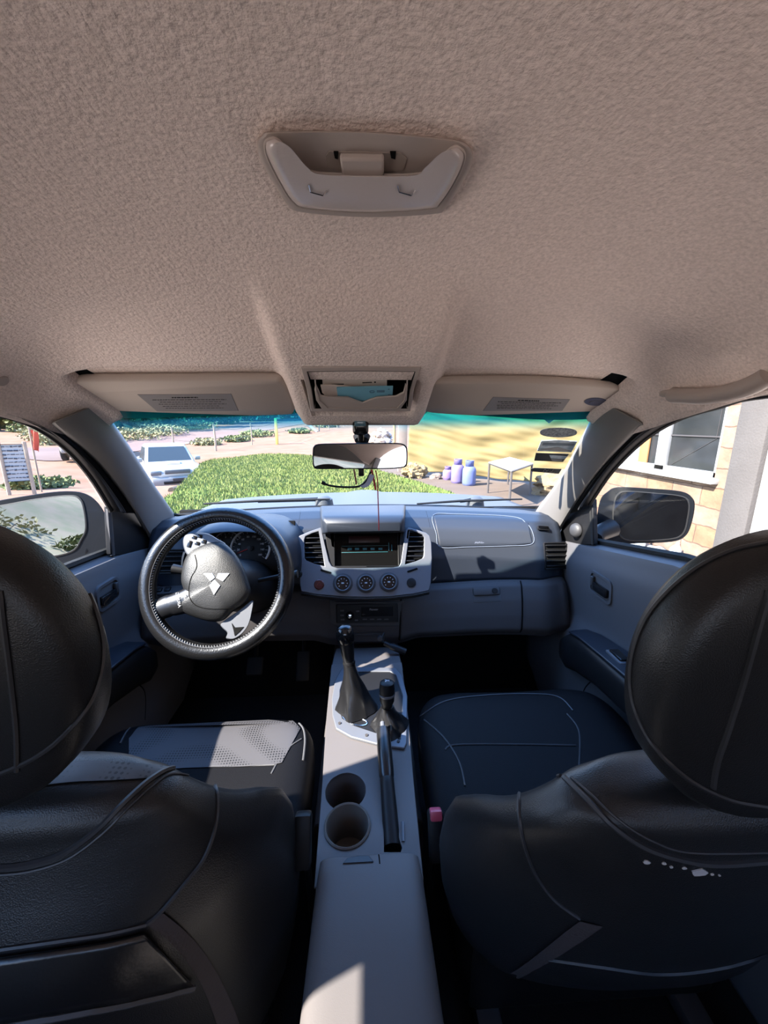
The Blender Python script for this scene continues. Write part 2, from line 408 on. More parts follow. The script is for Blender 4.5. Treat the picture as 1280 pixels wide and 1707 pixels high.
# sail panels in the front corner of the door windows
m = M(); m.plate([PX(x, y, .668) for x, y in ((966, 828), (987, 832), (989, 908), (925, 912), (936, 880))], (-1, 0, 0), .015)
ob('sail_panel', m, BLK, D2, bevel=.003)
q = PX(960, 884, .66); ob('tweeter', M().lathe([(.001, .012), (.014, .011), (.021, .006), (.023, 0)], q, (-1, -.25, .1)), GREY_DK, D2, label='dark grey tweeter grille')
m = M(); m.plate([PX(x, y, -.688) for x, y in ((208, 828), (182, 843), (186, 925), (268, 935), (264, 905), (250, 884))], (1, 0, 0), .015)
ob('sail_panel', m, BLK, D1, bevel=.003)
m = M(); m.tube([PX(x, y, .672) for x, y in ((985, 838), (989, 908))], .006, 6); ob('window_post', m, RUBBER, D2)
m = M(); m.tube([PX(x, y, -.692) for x, y in ((181, 848), (187, 926))], .007, 6); ob('window_post', m, GREY_DK, D1)
for S_, X_, sgn in ((D2, .695, 1), (D1, -.715, -1)):
    m = M(); m.tube([V((X_, y, zbelt(y, sgn)+.008)) for y in (-.5, 0, .4, .75, .9, 1.05, 1.12)], .009, 6); ob('belt_seal', m, RUBBER, S_)
def glassplate(S_, Bc, X_, name):
    o = ob(name, M().plate([V((p.x*1.012, p.y, p.z)) for p in Bc] + [V((X_, 1.08, -.37)), V((X_, .75, -.33)), V((X_, .3, -.33)), V((X_, -.1, -.33))], (1, 0, 0), .004), WINDOWG, kind='structure'); return o
glassplate(D1, B1, -.715, 'window_2'); glassplate(D2, B2, .70, 'window_3')

def door_handle(S_, b, px, py, wd, hg, flip):
    c, n, x, y = onN(b, px, py); R = Matrix((x, y, n)).transposed()
    def rr(w_, h_, off, r=.018):
        out = []
        for sx2, sy2, a0 in ((1, 1, 0), (-1, 1, 90), (-1, -1, 180), (1, -1, 270)):
            for k_ in range(6):
                a = math.radians(a0+18*k_); out.append(c + x*(sx2*(w_/2-r)+r*math.cos(a)) + y*(sy2*(h_/2-r)+r*math.sin(a)) + n*off)
        return out
    m = M().plate(rr(wd, hg, .007), n, .012, [rr(wd-.016, hg-.016, .007, .012)]); bz = ob('handle_bezel', m, DOORG, S_, bevel=.002)
    ob('handle_cup', M().plate(rr(wd-.014, hg-.014, .001), n, .004), GREY_DK, bz)
    ob('handle_lever', M().rbox(c+y*(-.006)+n*.008+x*flip*.006, (wd*.62, hg*.34, .012), .004, R), BLK_GLOSS, bz)
    ob('lock_knob', M().rbox(c+y*(.006)-x*flip*wd*.3+n*.008, (.012, .028, .01), .003, R), GREY_DK, bz)
door_handle(D2, b2, 1003, 978, .10, .072, 1)
door_handle(D1, b1, 178, 990, .09, .07, -1)
# lower door pocket and grooves
for S_, b, L in ((D2, b2, [(1010, 1120), (975, 1150), (972, 1210), (1000, 1260)]), (D1, b1, [(205, 1130), (238, 1150), (240, 1200)])):
    q = seam(b, L, .003, 8, .001); ob('pocket_groove', q, SOOT, S_)

# ---------------------------------------------------------------- roof fittings
def ceil_loc(px, py, off=0): return on(CB, px, py, off)
LO_ = [(428, 240), (436, 225), (460, 219), (610, 219), (745, 231), (778, 240), (789, 256), (784, 280), (765, 315), (742, 348), (720, 357), (610, 362), (505, 354), (480, 342), (460, 312), (436, 270)]
c0, n0, x0, y0 = onN(CB, 608, 290)
DL = T('dome_lamp', 'greige roof lamp with clear ribbed lens and a sliding switch', 'roof lamp', c0)
def onplane(px, py, off): return PL(px, py, c0+n0*off, n0)
def lop(scale, off, cx=609, cy=290): return [onplane(cx+(p.x-cx)*scale, cy+(p.y-cy)*scale, off) for p in crv([V((x, y, 0)) for x, y in LO_], 5, True)]
m = M(); m.loft([lop(1.0, -.008), lop(1.0, .004), lop(.985, .008), lop(.96, .009)], caps=True); ob('housing', m, GREIGE, DL)
LN = [(442, 240), (450, 232), (463, 233), (480, 252), (500, 275), (525, 288), (612, 292), (700, 290), (722, 275), (742, 256), (757, 245), (768, 248), (774, 262), (762, 296), (735, 338), (715, 348), (610, 354), (512, 347), (488, 336), (468, 306), (446, 262)]
L2 = crv([V((x, y, 0)) for x, y in LN], 5, True)
def lens(sc, off): return [onplane(608+(p.x-608)*sc, 315+(p.y-315)*sc, off) for p in L2]
m = M(); m.plate(lens(1, .0105), n0, .002); ob('lens_seat', m, mat('lamp reflector', (.47, .43, .41), .35), DL)
lm = mat('ribbed clear lens', (.55, .49, .47), .16, spec=.6, bump=(220, .2, .001))
m = M(); m.loft([lens(1, .011), lens(.985, .016), lens(.93, .019), lens(.88, .0195)]); ln = ob('lens', m, lm, DL, ang=60)
m = M(); m.tube(lens(1.0, .013), .0012, 6, True); ob('lens_rim', m, GREIGE, ln)
m = M(); m.plate([onplane(x, y, .0098) for x, y in ((548, 253), (668, 256), (678, 264), (672, 285), (640, 287), (575, 287), (545, 278), (543, 260))], n0, .002); ob('switch_slot', m, GREIGE_DK, DL)
for xx, w_ in ((556, 8), (650, 10)): ob('slot_gap', M().plate([onplane(x, y, .0105) for x, y in ((xx, 254), (xx+w_, 254), (xx+w_-1, 266), (xx+2, 264))], n0, .001), SOOT, DL)
m = M(); a = [onplane(x, y, .010) for x, y in ((566, 252), (640, 253), (640, 280), (632, 288), (578, 288), (570, 280))]; m.loft([a, [p+n0*.006 for p in a]]); ob('slide_switch', m, GREIGE, DL, bevel=.002)
for xx in (514, 662): ob('bulb_clip', M().tube([onplane(x, y, .0205) for x, y in ((xx, 308), (xx+3, 320), (xx+24, 326), (xx+30, 318))], .0006, 5), CHROME, DL)

def visor(name, label, outl, yr, lab, lab2=None):
    # outline in pixels, bound to a plane hanging just below its pocket
    p0 = V((0, .765, .0830)); nn = V((0, -.40, -1)).normalized()
    pts = [PL(x, y, p0, nn) for x, y in outl]; sm_ = crv(pts, 5, True)
    c = sum(sm_, V())/len(sm_)
    t = T(name, label, 'sun visor', c)
    rings = [[c+(p-c)*s - nn*o for p in sm_] for s, o in ((.955, .009), (.985, .007), (1, .003), (1, -.001), (.99, -.006), (.96, -.009))]
    m = M().loft(rings); o = ob('visor_body', m, VISOR, t, ang=60)
    vb = m.bvh()
    lp = [PL(x, y, p0+nn*.0098, nn) for x, y in lab]
    m = M().plate(lp, nn, .0006); lb = ob('warning_label', m, mat('grey label', (.215, .20, .20), .6), t)
    m = M()
    def inlab(u, v): return lp[0].lerp(lp[1], u).lerp(lp[3].lerp(lp[2], u), v) + nn*.0006
    random.seed(len(name)+int(c.x*100))
    for row, (a, b, r) in enumerate(((.34, .62, .0013), (.1, .92, .0006), (.16, .85, .0005), (.12, .9, .0005), (.14, .8, .0005), (.15, .84, .0005))):
        v = .16 + row*.125; u = a
        while u < b:
            du = random.uniform(.012, .05); m.tube([inlab(u, v), inlab(min(b, u+du), v)], r, 4); u += du+.012
    ob('lettering', m, BLK, lb)
    return t, p0, nn
V1, vp0, vn = visor('sun_visor', 'beige sun visor above the steering wheel, grey printed label', [(112, 632), (160, 629), (300, 628), (440, 627), (474, 632), (490, 660), (491, 682), (470, 686), (300, 690), (205, 692), (170, 680), (125, 658), (106, 645)], .78, [(229, 658), (385, 657), (397, 685), (262, 686)])
V2, _, _ = visor('sun_visor', 'beige sun visor above the passenger side, label and oval sticker', [(728, 634), (800, 631), (920, 633), (1020, 641), (1050, 650), (1053, 660), (1030, 678), (1004, 692), (910, 695), (800, 688), (712, 682), (706, 672), (714, 648)], .78, [(822, 662), (950, 666), (937, 685), (805, 685)])
q = [PL(993+19*math.cos(a), 670+6.5*math.sin(a), vp0+vn*.0101, vn) for a in [2*PI*i/24 for i in range(24)]]
st = ob('airbag_sticker', M().plate(q, vn, .0006), mat('blue oval sticker', (.05, .055, .10), .5), V2)
m = M(); m.tube([PL(982, 671, vp0+vn*.0106, vn), PL(990, 668, vp0+vn*.0106, vn), PL(1004, 669, vp0+vn*.0106, vn)], .001, 4); ob('sticker_print', m, SILVER, st)
# paper tag poking out from behind the visor
m = M(); m.plate([PL(x, y, vp0+vn*(-.004), vn) for x, y in ((893, 688), (938, 688), (915, 706))], vn, .001)
ob('hanging_tag', m, VISOR, V2, label='small pointed beige flap hanging below the visor edge')

# overhead bin
ob0 = on(CB, 603, 650)
OB = T('overhead_bin', 'open beige sunglasses bin in the roof between the visors', 'overhead bin', ob0)
bp = PL(603, 650, V((0, .795, .072)), V((0, -.62, -1))); bn = V((0, -.62, -1)).normalized(); bp = bp + bn*.042
def BP(px, py, off=0): return PL(px, py, bp+bn*off, bn)
outer = [BP(x, y) for x, y in ((501, 613), (604, 612), (702, 613), (690, 650), (684, 686), (604, 687), (518, 686), (511, 650))]
hole = [BP(x, y) for x, y in ((512, 620), (604, 619), (692, 620), (683, 650), (679, 681), (604, 682), (524, 681), (520, 650))]
m = M().plate(outer, bn, .02, [hole]); ob('bezel', m, GREIGE, OB, bevel=.002)
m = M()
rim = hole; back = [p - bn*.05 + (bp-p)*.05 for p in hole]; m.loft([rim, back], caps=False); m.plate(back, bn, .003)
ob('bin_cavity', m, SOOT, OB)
dr = [BP(x, y, .006) for x, y in ((526, 640), (535, 660), (545, 662), (580, 663), (592, 668), (604, 672), (616, 667), (628, 663), (660, 661), (672, 655), (676, 640), (679, 650), (678, 668), (668, 682), (604, 683), (536, 682), (527, 668), (524, 650))]
m = M().plate(dr, bn, .004); ob('bin_door', m, GREIGE, OB, bevel=.0015)
m = M(); m.tube([BP(x, y, .0065) for x, y in ((525, 632), (527, 650), (532, 668), (546, 680), (604, 681), (662, 680), (674, 668), (678, 650), (679, 632))], .0012, 6); ob('door_lip', m, GREIGE, OB, label='thin rim of the bin door')
def sheet(name, label, pix, off, mt, thick=.003):
    pl = [BP(x, y, off) for x, y in pix]; c = sum(pl, V())/len(pl); t = T(name, label, 'paper', c)
    ob('paper', M().plate(pl, bn, thick), mt, t, bevel=.0005); return t
PAPER = mat('cream paper', (.62, .54, .48), .8); PAPERB = mat('blue paper', (.16, .40, .52), .7)
t = sheet('folded_paper', 'cream folded paper standing at the back of the roof bin', ((537, 633), (590, 629), (645, 626), (645, 645), (640, 662), (540, 660)), -.010, PAPER)
for x, y, n_ in ((553, 641, 20), (604, 638, 16)): ob('lettering', M().tube([BP(x, y, -.0095), BP(x+n_, y-.6, -.0095)], .0012, 4), BLK, t)
m = M(); m.lathe([(.0001, .0006), (.0018, .0005), (.002, 0)], BP(625, 637, -.0098), bn, 10); ob('stamp_mark', m, BLK, t)
t = sheet('paper_slip', 'cream slip half hidden behind the blue leaflet in the roof bin', ((534, 642), (556, 642), (584, 645), (640, 648), (638, 664), (545, 662), (537, 655)), -.0045, mat('pale slip paper', (.66, .56, .50), .8), .002)
t = sheet('blue_leaflet', 'light blue leaflet at the front of the roof bin', ((561, 647), (600, 646), (655, 645), (654, 663), (604, 669), (563, 662)), .0005, PAPERB)
m = M()
q = [BP(620+4*math.cos(a), 653+1.8*math.sin(a), .001) for a in [2*PI*i/14 for i in range(14)]]; m.tube(q, .0004, 4, True)
for yy in (651.5, 653.5): m.tube([BP(628, yy, .001), BP(641, yy-.3, .001)], .0006, 4)
for yy in (649, 658): m.rbox(BP(648, yy, .001), (.003, .003, .001), .0005)
ob('lettering', m, mat('leaflet print', (.03, .06, .12), .6), t)

# grab handle on the passenger side of the roof
gh = [ceil_loc(x, y, o) for x, y, o in ((1128, 655, .0), (1133, 652, .012), (1160, 648, .02), (1200, 640, .026), (1240, 629, .028), (1278, 616, .028), (1300, 608, .02))]
gh = [p for p in gh if p]
t = T('grab_handle', 'beige roof grab handle over the passenger door', 'grab handle', gh[0])
m = M(); m.tube(crv(gh, 6), [.006]+[.013]*(len(crv(gh, 6))-2)+[.008], 10); ob('grip', m, GREIGE, t)
m = M(); m.rbox(gh[0], (.035, .045, .012), .005); ob('mount', m, GREIGE, t)
q = ceil_loc(3, 634, 0)
if q: c_, n_, _, _ = onN(CB, 3, 634); tag(ob('trim_cap', M().lathe([(.0001, .004), (.008, .0035), (.010, 0)], q, n_), GREIGE, org=q), 'round beige cap on the roof lining by the driver window', 'trim cap')
# ================================================================ DASHBOARD
DB = T('dashboard', 'charcoal and grey dashboard with silver middle panel under the windscreen', 'dashboard', (0, 1.3, -.6))
def ybase(x): return 1.470-.12*(x/.66)**2
def zbr(x): return -.53+.042*ss(.10, .6, abs(x))
UP = [(0, -.318), (.06, -.304), (.13, -.303), (.185, -.318), (.215, -.345), (.24, -.385), (.258, -.43)]
def up_fn(u, v):
    x = -.668+1.31*u; end = ss(.56, .655, abs(x+.012))
    s_ = v*(len(UP)); i = min(int(s_), len(UP)-1)
    a = UP[i]; b = UP[i+1] if i+1 < len(UP) else (.268, zbr(x))
    t = s_-i; d = a[0]+(b[0]-a[0])*t; z = a[1]+(b[1]-a[1])*t
    d *= .98
    return V((x, ybase(x)-d+.05*end*d/.26, z-.01*end*(1-v)))
um = M().grid(90, 50, up_fn)
def bend(mm):
    return mm
ob('upper_panel', um, DASH, DB, solid=.002); UB = um.bvh()
LOW = [(.262, 0), (.285, -.012), (.308, -.05), (.325, -.095), (.335, -.135), (.325, -.162), (.15, -.165)]
def low_at(x, v, o=0):
    s_ = v*(len(LOW)-1); i = min(int(s_), len(LOW)-2); t = s_-i; a, b = LOW[i], LOW[i+1]
    end = ss(.56, .655, abs(x+.012))
    d = a[0]+(b[0]-a[0])*t; z = a[1]+(b[1]-a[1])*t; z *= 1+.12*(1-ss(.10, .18, abs(x)))
    return V((x, ybase(x)-d+.05*end-o, zbr(x)+z))
lm_ = M().grid(80, 36, lambda u, v: low_at(-.668+1.31*u, v))
ob('lower_panel', lm_, GREY, DB, solid=.002); LB = lm_.bvh()
gb = M().grid(40, 30, lambda u, v: low_at(.122+.372*u - .012*v, .04+.70*v, .004)); gd = ob('glovebox_door', gb, GREY, DB, solid=.003, bevel=.002); GB = gb.bvh()
m = M(); m.tube([low_at(.122-.012*v/.7-.003, .04+v, .001) for v in [.7*i/20 for i in range(21)]], .0022, 6)
m.tube([low_at(.494+.004-.012*v/.7, .04+v, .001) for v in [.7*i/20 for i in range(21)]], .0022, 6); m.tube([low_at(.107+.38*i/20, .75, .001) for i in range(21)], .0022, 6)
ob('panel_gap', m, SOOT, DB)
q, n, x, y = onN(GB, 811, 990); R = Matrix((x, y, n)).transposed()
hd = ob('handle', M().rbox(q+y*.008+n*.004, (.084, .026, .010), .005, R), GREY, gd)
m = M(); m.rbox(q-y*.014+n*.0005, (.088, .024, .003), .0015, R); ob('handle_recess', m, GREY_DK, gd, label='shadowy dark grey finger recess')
m = M(); m.lathe([(.0001, .003), (.008, .003), (.009, 0)], q+x*.026+y*.008+n*.009, n, 16); ob('lock', m, BLK, gd)
# airbag flap: a raised rounded panel
ag = patch(UB, [(723, 861), (760, 860), (850, 863), (880, 872)], [(733, 911), (780, 911), (850, 909), (887, 906)], 30, 12, .003)
af = ob('airbag_panel', ag, DASH, DB, solid=.002, bevel=.0015)
ob('panel_outline', seam(UB, [(722, 860), (760, 858), (850, 862), (876, 872), (888, 890), (886, 907), (850, 910), (780, 912), (734, 912), (727, 890)], .0011, 8, .003, True), mat('pale groove', (.12, .14, .18), .5), af)
q, n, x, y = onN(UB, 803, 904); text('lettering', 'AIRBAG', .0135, q+n*.0035, x, y, mat('embossed text', (.09, .10, .13), .5), af)
ob('panel_seam', seam(UB, [(710, 852), (714, 866), (717, 880)], .0012, 8, .0), SOOT, DB)
ob('panel_seam', seam(UB, [(501, 852), (499, 866), (496, 880)], .0012, 8, .0), SOOT, DB)
# end vents and defroster
def slat_vent(parent, b, px, py, w_, h_, ns, name='air_vent'):
    q, n, x, y = onN(b, px, py); R = Matrix((x, y, n)).transposed()
    v = ob(name, M().rbox(q+n*.001, (w_, h_, .012), .006, R), SOOT, parent)
    m = M(); m.rbox(q+y*(h_/2)+n*.006, (w_, .005, .006), .002, R); m.rbox(q-y*(h_/2)+n*.006, (w_, .005, .006), .002, R); m.rbox(q+x*(w_/2)+n*.006, (.005, h_, .006), .002, R); m.rbox(q-x*(w_/2)+n*.006, (.005, h_, .006), .002, R)
    ob('vent_frame', m, BLK, v)
    for i in range(ns):
        ob('slat', M().rbox(q+y*(h_*(i+.5)/ns-h_/2)+n*.008, (w_*.92, h_/ns*.28, .008), .001, R), BLK, v)
slat_vent(DB, UB, 924, 926, .082, .082, 5)
slat_vent(DB, UB, 904, 882, .038, .012, 3, 'defroster_vent')
slat_vent(DB, UB, 246, 934, .075, .07, 5)

# ---------------------------------------------------------------- silver centre panel
cp0 = V((0, 1.205, -.330)); cn = V((0, -.2, .105)).normalized()
def CP(px, py, off=0): return PL(px, py, cp0+cn*off, cn)
def CPl(L, off=0, n=0, closed=True): 
    q = [V((x, y, 0)) for x, y in L]; q = crv(q, n, closed) if n else q
    return [CP(p.x, p.y, off) for p in q]
OUT = [(535, 879), (515, 886), (499, 893), (496.5, 897), (495, 910), (496, 930), (500, 975), (502, 986), (530, 991), (570, 994.5), (610, 995.5), (650, 994.5), (690, 990), (715, 984.5), (718, 972), (720, 930), (719, 905), (716, 893), (710, 888), (695, 883), (680, 879.5), (676, 884), (672, 910), (668, 938), (665, 944), (655, 946), (610, 947), (562, 947), (553, 944), (548, 935), (541, 905)]
VL = [(531, 885.5), (520, 889), (509, 894), (507, 900), (507.5, 930), (510, 934), (525, 940), (541, 944), (537, 920)]
VR = [(683, 884), (694, 887), (704, 891), (707, 896), (706.5, 925), (704, 931), (692, 936), (675, 941), (679, 915)]
cpm = M().plate(CPl(OUT, .010), cn, .02, [CPl(VL, .010), CPl(VR, .010)])
cpo = ob('middle_panel', cpm, SILVER, DB, bevel=.003)
m = M(); sk = CPl([(502, 987), (530, 992), (570, 995.5), (610, 996.5), (650, 995.5), (690, 991), (716, 985.5)], .008); m.grid(len(sk), 4, lambda u, v: sk[round(u*(len(sk)-1))] + V((0, .010, -.014))*v + cn*.004*math.sin(PI*v))
ob('lower_lip', m, GREY_DK, cpo, solid=.003)
for L in (VL, VR):
    lp = CPl(L, -.012); c = sum(lp, V())/len(lp)
    vt = ob('air_vent', M().plate([c+(p-c)*1.06 for p in lp], cn, .01), SOOT, DB)
    ys = [p for p in L]; ymin, ymax = min(p[1] for p in L), max(p[1] for p in L)
    for i in range(7):
        yy = ymin+(ymax-ymin)*(i+.6)/7.2; xs = []
        for (x1, y1), (x2, y2) in zip(L, L[1:]+L[:1]):
            if (y1-yy)*(y2-yy) < 0: xs.append(x1+(x2-x1)*(yy-y1)/(y2-y1))
        if len(xs) < 2: continue
        a, b = CP(min(xs), yy, .0), CP(max(xs), yy, .0)
        ob('slat', M().rbox((a+b)/2, ((b-a).length, .0035, .013), .001, Matrix.Rotation(math.radians(35), 3, 'X')), BLK, vt)
for px, py, w_, rot in ((543, 952.5, .034, -17), (687.5, 950.5, .034, 17)):
    q = CP(px, py, .011); R = frame(cn) @ Matrix.Rotation(math.radians(rot), 3, 'Z'); ob('slot_button', M().rbox(q, (w_, .006, .003), .0025, R), SOOT, cpo)
for px, py in ((571.5, 972.5), (610, 972), (648, 970.5)):
    q = CP(px, py, .010)
    kb = ob('climate_dial', M().lathe([(.0305, -.002), (.0305, .004), (.027, .006)], q, cn, 36), GREY, DB, label='round grey rimmed heater dial')
    ob('ring', M().lathe([(.0245, .0), (.0245, .011), (.0225, .013), (.0205, .011), (.0205, .002)], q, cn, 36, caps=False), SILVER, kb)
    ob('dial_face', M().lathe([(.0205, 0), (.0205, .008), (.019, .0095), (.0001, .0095)], q, cn, 36), BLK_GLOSS, kb)
    m = M(); R = frame(cn)
    for i in range(8):
        a = math.radians(-130+260*i/7); m.lathe([(.0016, .0), (.0016, .0102)], q+R.col[0]*math.sin(a)*.014+R.col[1]*math.cos(a)*.014, cn, 8)
    m.rbox(q+cn*.0098, (.008, .004, .001), .0005, R); ob('dial_mark', m, mat('dial mark', (.35, .36, .38), .5), kb)
q = CP(532, 974.5, .010); hz = ob('hazard_button', M().lathe([(.0155, -.001), (.0155, .003), (.013, .005), (.0001, .0045)], q, cn, 28), mat('dark red button', (.06, .008, .008), .3), cpo)
R = frame(cn); m = M(); m.tube([q+cn*.005+R.col[0]*.008*math.sin(a)+R.col[1]*.008*math.cos(a) for a in (0, 2.094, 4.189)], .0008, 5, True); ob('triangle_mark', m, mat('red mark', (.35, .03, .02), .5), hz)
q = CP(685.5, 971.5, .010); ob('socket_plug', M().lathe([(.0145, -.001), (.0145, .003), (.012, .004), (.0001, .004)], q, cn, 28), BLK, cpo)
q = CP(498, 957, .010); ob('side_knob', M().lathe([(.011, -.001), (.011, .006), (.008, .009), (.0001, .009)], q, cn, 20), BLK, cpo)

# screen housing in the middle
inner = [(541, 882), (674, 882), (668, 938), (663, 946), (610, 947.5), (556, 947), (549, 940)]
m = M(); m.plate(CPl(inner, .004), cn, .02, [CPl([(557, 882.5), (663, 882.5), (664, 943), (558, 943.5)], .004)]); sh = ob('screen_surround', m, BLK, DB, bevel=.002)
m = M(); m.plate(CPl([(554, 876), (668, 876), (667, 946), (556, 946)], -.014), cn, .004); ob('display', m, mat('dark display glass', (.003, .003, .003), .25, spec=.12), sh)
TEAL = mat('dim teal display segment', (.02, .12, .14), .4)
m = M(); R = frame(cn)
for px in (583, 595, 608, 621, 634): m.rbox(CP(px, 915, -.0135), (.013, .007, .001), .0005, R)
m.rbox(CP(608, 910, -.0135), (.15, .0012, .001), .0003, R); m.rbox(CP(608, 920.5, -.0135), (.15, .0012, .001), .0003, R); m.rbox(CP(648, 911, -.0135), (.002, .026, .001), .0003, R); m.rbox(CP(653, 913, -.0135), (.002, .02, .001), .0003, R)
ob('display_icons', m, TEAL, sh)
m = M(); m.rbox(CP(607, 899, -.0135), (.10, .022, .001), .0003, R); ob('display_band', m, mat('dark red display', (.02, .003, .004), .3), sh)
# hood above the screen
hx = lambda px, Y: P(px, 870, Y).x
rings = []
for Y, zt, zb_, a, b in ((1.40, -.297, -.33, 534, 676), (1.255, -.285, -.34, 535, 675), (1.19, -.284, -.345, 535, 675), (1.163, -.288, -.336, 538, 673), (1.150, -.300, -.329, 545, 668)):
    xa, xb = P(a, 870, Y).x, P(b, 870, Y).x; r_ = .006
    rings.append([V((xa, Y, zb_)), V((xa, Y, zt-r_)), V((xa+r_, Y, zt)), V((xb-r_, Y, zt)), V((xb, Y, zt-r_)), V((xb, Y, zb_))])
ob('screen_hood', M().loft(rings), DASH, DB, bevel=.004)
# radio and its pod
rp0 = low_at(0, .36, .004); rn = V((0, -1, .28)).normalized()
def RP(px, py, off=0): return PL(px, py, rp0+rn*off, rn)
q = [RP(x, y, .003) for x, y in ((549, 1000), (560, 1003), (664, 1003), (674, 1001), (672, 1038), (664, 1044), (562, 1044), (550, 1040))]
ob('radio_recess', M().plate(q, rn, .006), GREY_DK, DB, bevel=.002)
RBTN = mat('grey radio button', (.06, .06, .065), .4)
rd = T('car_radio', 'black slim car radio with round knob below the silver panel', 'car radio', RP(612, 1024))
ob('face', M().plate([RP(x, y, .012) for x, y in ((560, 1008), (663, 1007), (664, 1037), (561, 1039))], rn, .02), BLK, rd, bevel=.002)
m = M(); m.plate([RP(x, y, .0125) for x, y in ((602, 1012), (655, 1011), (655, 1027), (602, 1028))], rn, .001); ob('display', m, BLK_GLOSS, rd)
kb = ob('volume_knob', M().lathe([(.0135, 0), (.0135, .008), (.011, .012), (.0001, .012)], RP(583, 1026, .012), rn, 28), BLK_GLOSS, rd)
ob('knob_cap', M().lathe([(.006, .011), (.006, .013), (.0001, .014)], RP(583, 1026, .012), rn, 20), CHROME, kb)
R = frame(rn)
for x, y, w_ in ((570, 1018, .012), (570, 1026, .012), (571, 1033, .012), (596, 1019, .01), (594, 1034, .01)): ob('button', M().rbox(RP(x, y, .0125), (w_, .005, .0015), .0007, R), RBTN, rd)
for x in (608, 620, 632, 644): ob('button', M().rbox(RP(x, 1032.5, .0125), (.014, .0035, .0015), .0007, R), RBTN, rd)
text('lettering', 'Pioneer', .009, RP(623, 1016, .0128), (1, 0, 0), (0, .28, 1), mat('radio print', (.30, .30, .32), .5), rd)
text('lettering', '-:--', .009, RP(606, 1024, .0128), (1, 0, 0), (0, .28, 1), mat('radio print dim', (.16, .17, .2), .5), rd)
m = M(); m.rbox(low_at(.005, .66, .006), (.105, .008, .030), .003, Matrix.Rotation(-.2, 3, 'X')); ash = ob('ashtray', m, GREY, DB)
m = M(); m.rbox(low_at(.005, .62, .013), (.085, .004, .003), .001); ob('ashtray_lip', m, GREY_DK, ash)
# loose plug hanging on its wire under the radio
pg = P(645, 1066, 1.07)
t = T('loose_plug', 'black plug dangling on a short wire beside the ashtray', 'plug', pg)
m = M(); m.tube(crv([P(640, 1055, 1.10), P(636, 1066, 1.08), P(641, 1072, 1.065)], 6), .003, 6); ob('wire', m, BLK, t)
m = M(); a, b = P(640, 1072, 1.06), P(676, 1087, 1.045); m.tube([a, a.lerp(b, .3), a.lerp(b, .35), b], [.007, .008, .011, .011], 10); ob('body', m, BLK, t)
m = M(); m.lathe([(.008, 0), (.008, .012), (.0001, .013)], P(633, 1063, 1.085), (0, -1, .2), 12); ob('socket', m, GREY_DK, t)

# ---------------------------------------------------------------- instrument hood, cluster
hc = V((-.375, 0, -.40))
def arch(Y, hw, ht, n=28, zb_=-.05): return [V((hc.x+hw*sq(math.cos(PI*i/(n-1)), .7), Y, hc.z+zb_+(ht-zb_)*sq(math.sin(PI*i/(n-1)), .75))) for i in range(n)]
m = M(); m.loft([arch(1.36, .195, .085), arch(1.27, .187, .105), arch(1.14, .175, .112), arch(1.085, .164, .106), arch(1.078, .158, .099), arch(1.095, .155, .093), arch(1.22, .160, .08)], caps=False, closed=False)
ob('instrument_hood', m, DASH, DB, solid=.002)
clp = P(430, 915, 1.165); cln = V((0, -1, .45)).normalized()
def CL(px, py, off=0): return PL(px, py, clp+cln*off, cln)
ob('cluster_back', M().rbox(V((-.375, 1.205, -.40)), (.29, .01, .19), .004, Matrix.Rotation(math.radians(-24), 3, 'X')), SOOT, DB)
PALE = mat('pale gauge ring', (.62, .63, .66), .35); GPR = mat('gauge print', (.5, .5, .52), .5); NEEDLE = mat('red needle', (.45, .02, .02), .4)
def gauge(px, py, rpx, a0, a1, nt, nums, nd, mt=PALE):
    c = CL(px, py, .01); r = (CL(px+rpx, py, .01)-c).length; x = V((1, 0, 0)); y = cln.cross(x)
    g = ob('gauge', M().lathe([(r, 0), (r, .003), (.0001, .003)], c, cln, 40), BLK, DB)
    pt = lambda a, k: c + (x*math.sin(a)+y*math.cos(a))*r*k + cln*.004
    aa = [math.radians(a0+(a1-a0)*i/40) for i in range(41)]
    ob('ring', M().tube([pt(a, 1) for a in aa], .0034 if rpx > 28 else .002, 6), mt, g)
    m = M()
    for i in range(nt+1):
        a = math.radians(a0+(a1-a0)*i/nt); m.tube([pt(a, .78 if i % 2 == 0 else .84), pt(a, .92)], .0006, 4)
    ob('tick', m, GPR, g)
    a = math.radians(nd); ob('needle', M().tube([c+cln*.006, pt(a, .75)+cln*.002], [.0016, .0006], 6), NEEDLE, g)
    ob('needle_hub', M().lathe([(.009, .003), (.009, .008), (.0001, .009)], c, cln, 16), BLK, g)
    for i, s_ in enumerate(nums):
        a = math.radians(a0+(a1-a0)*i/(len(nums)-1)); text('numeral', s_, .0085, pt(a, .62), x, y, GPR, g)
    return g
gauge(418, 914, 32, -125, 125, 18, [str(v) for v in range(0, 181, 20)], -112)
gauge(379, 910, 24, -120, 60, 10, ['0', '1', '2', '3', '4', '5'], -118, mat('dim ring', (.3, .3, .32), .4))
gauge(460, 925, 26, 0, 170, 8, [], 150, mat('dim ring b', (.2, .2, .22), .4))
m = M(); m.rbox(CL(419, 937, .014), (.028, .010, .001), .0005, frame(cln)); ob('trip_display', m, mat('grey display', (.30, .36, .34), .4), DB)

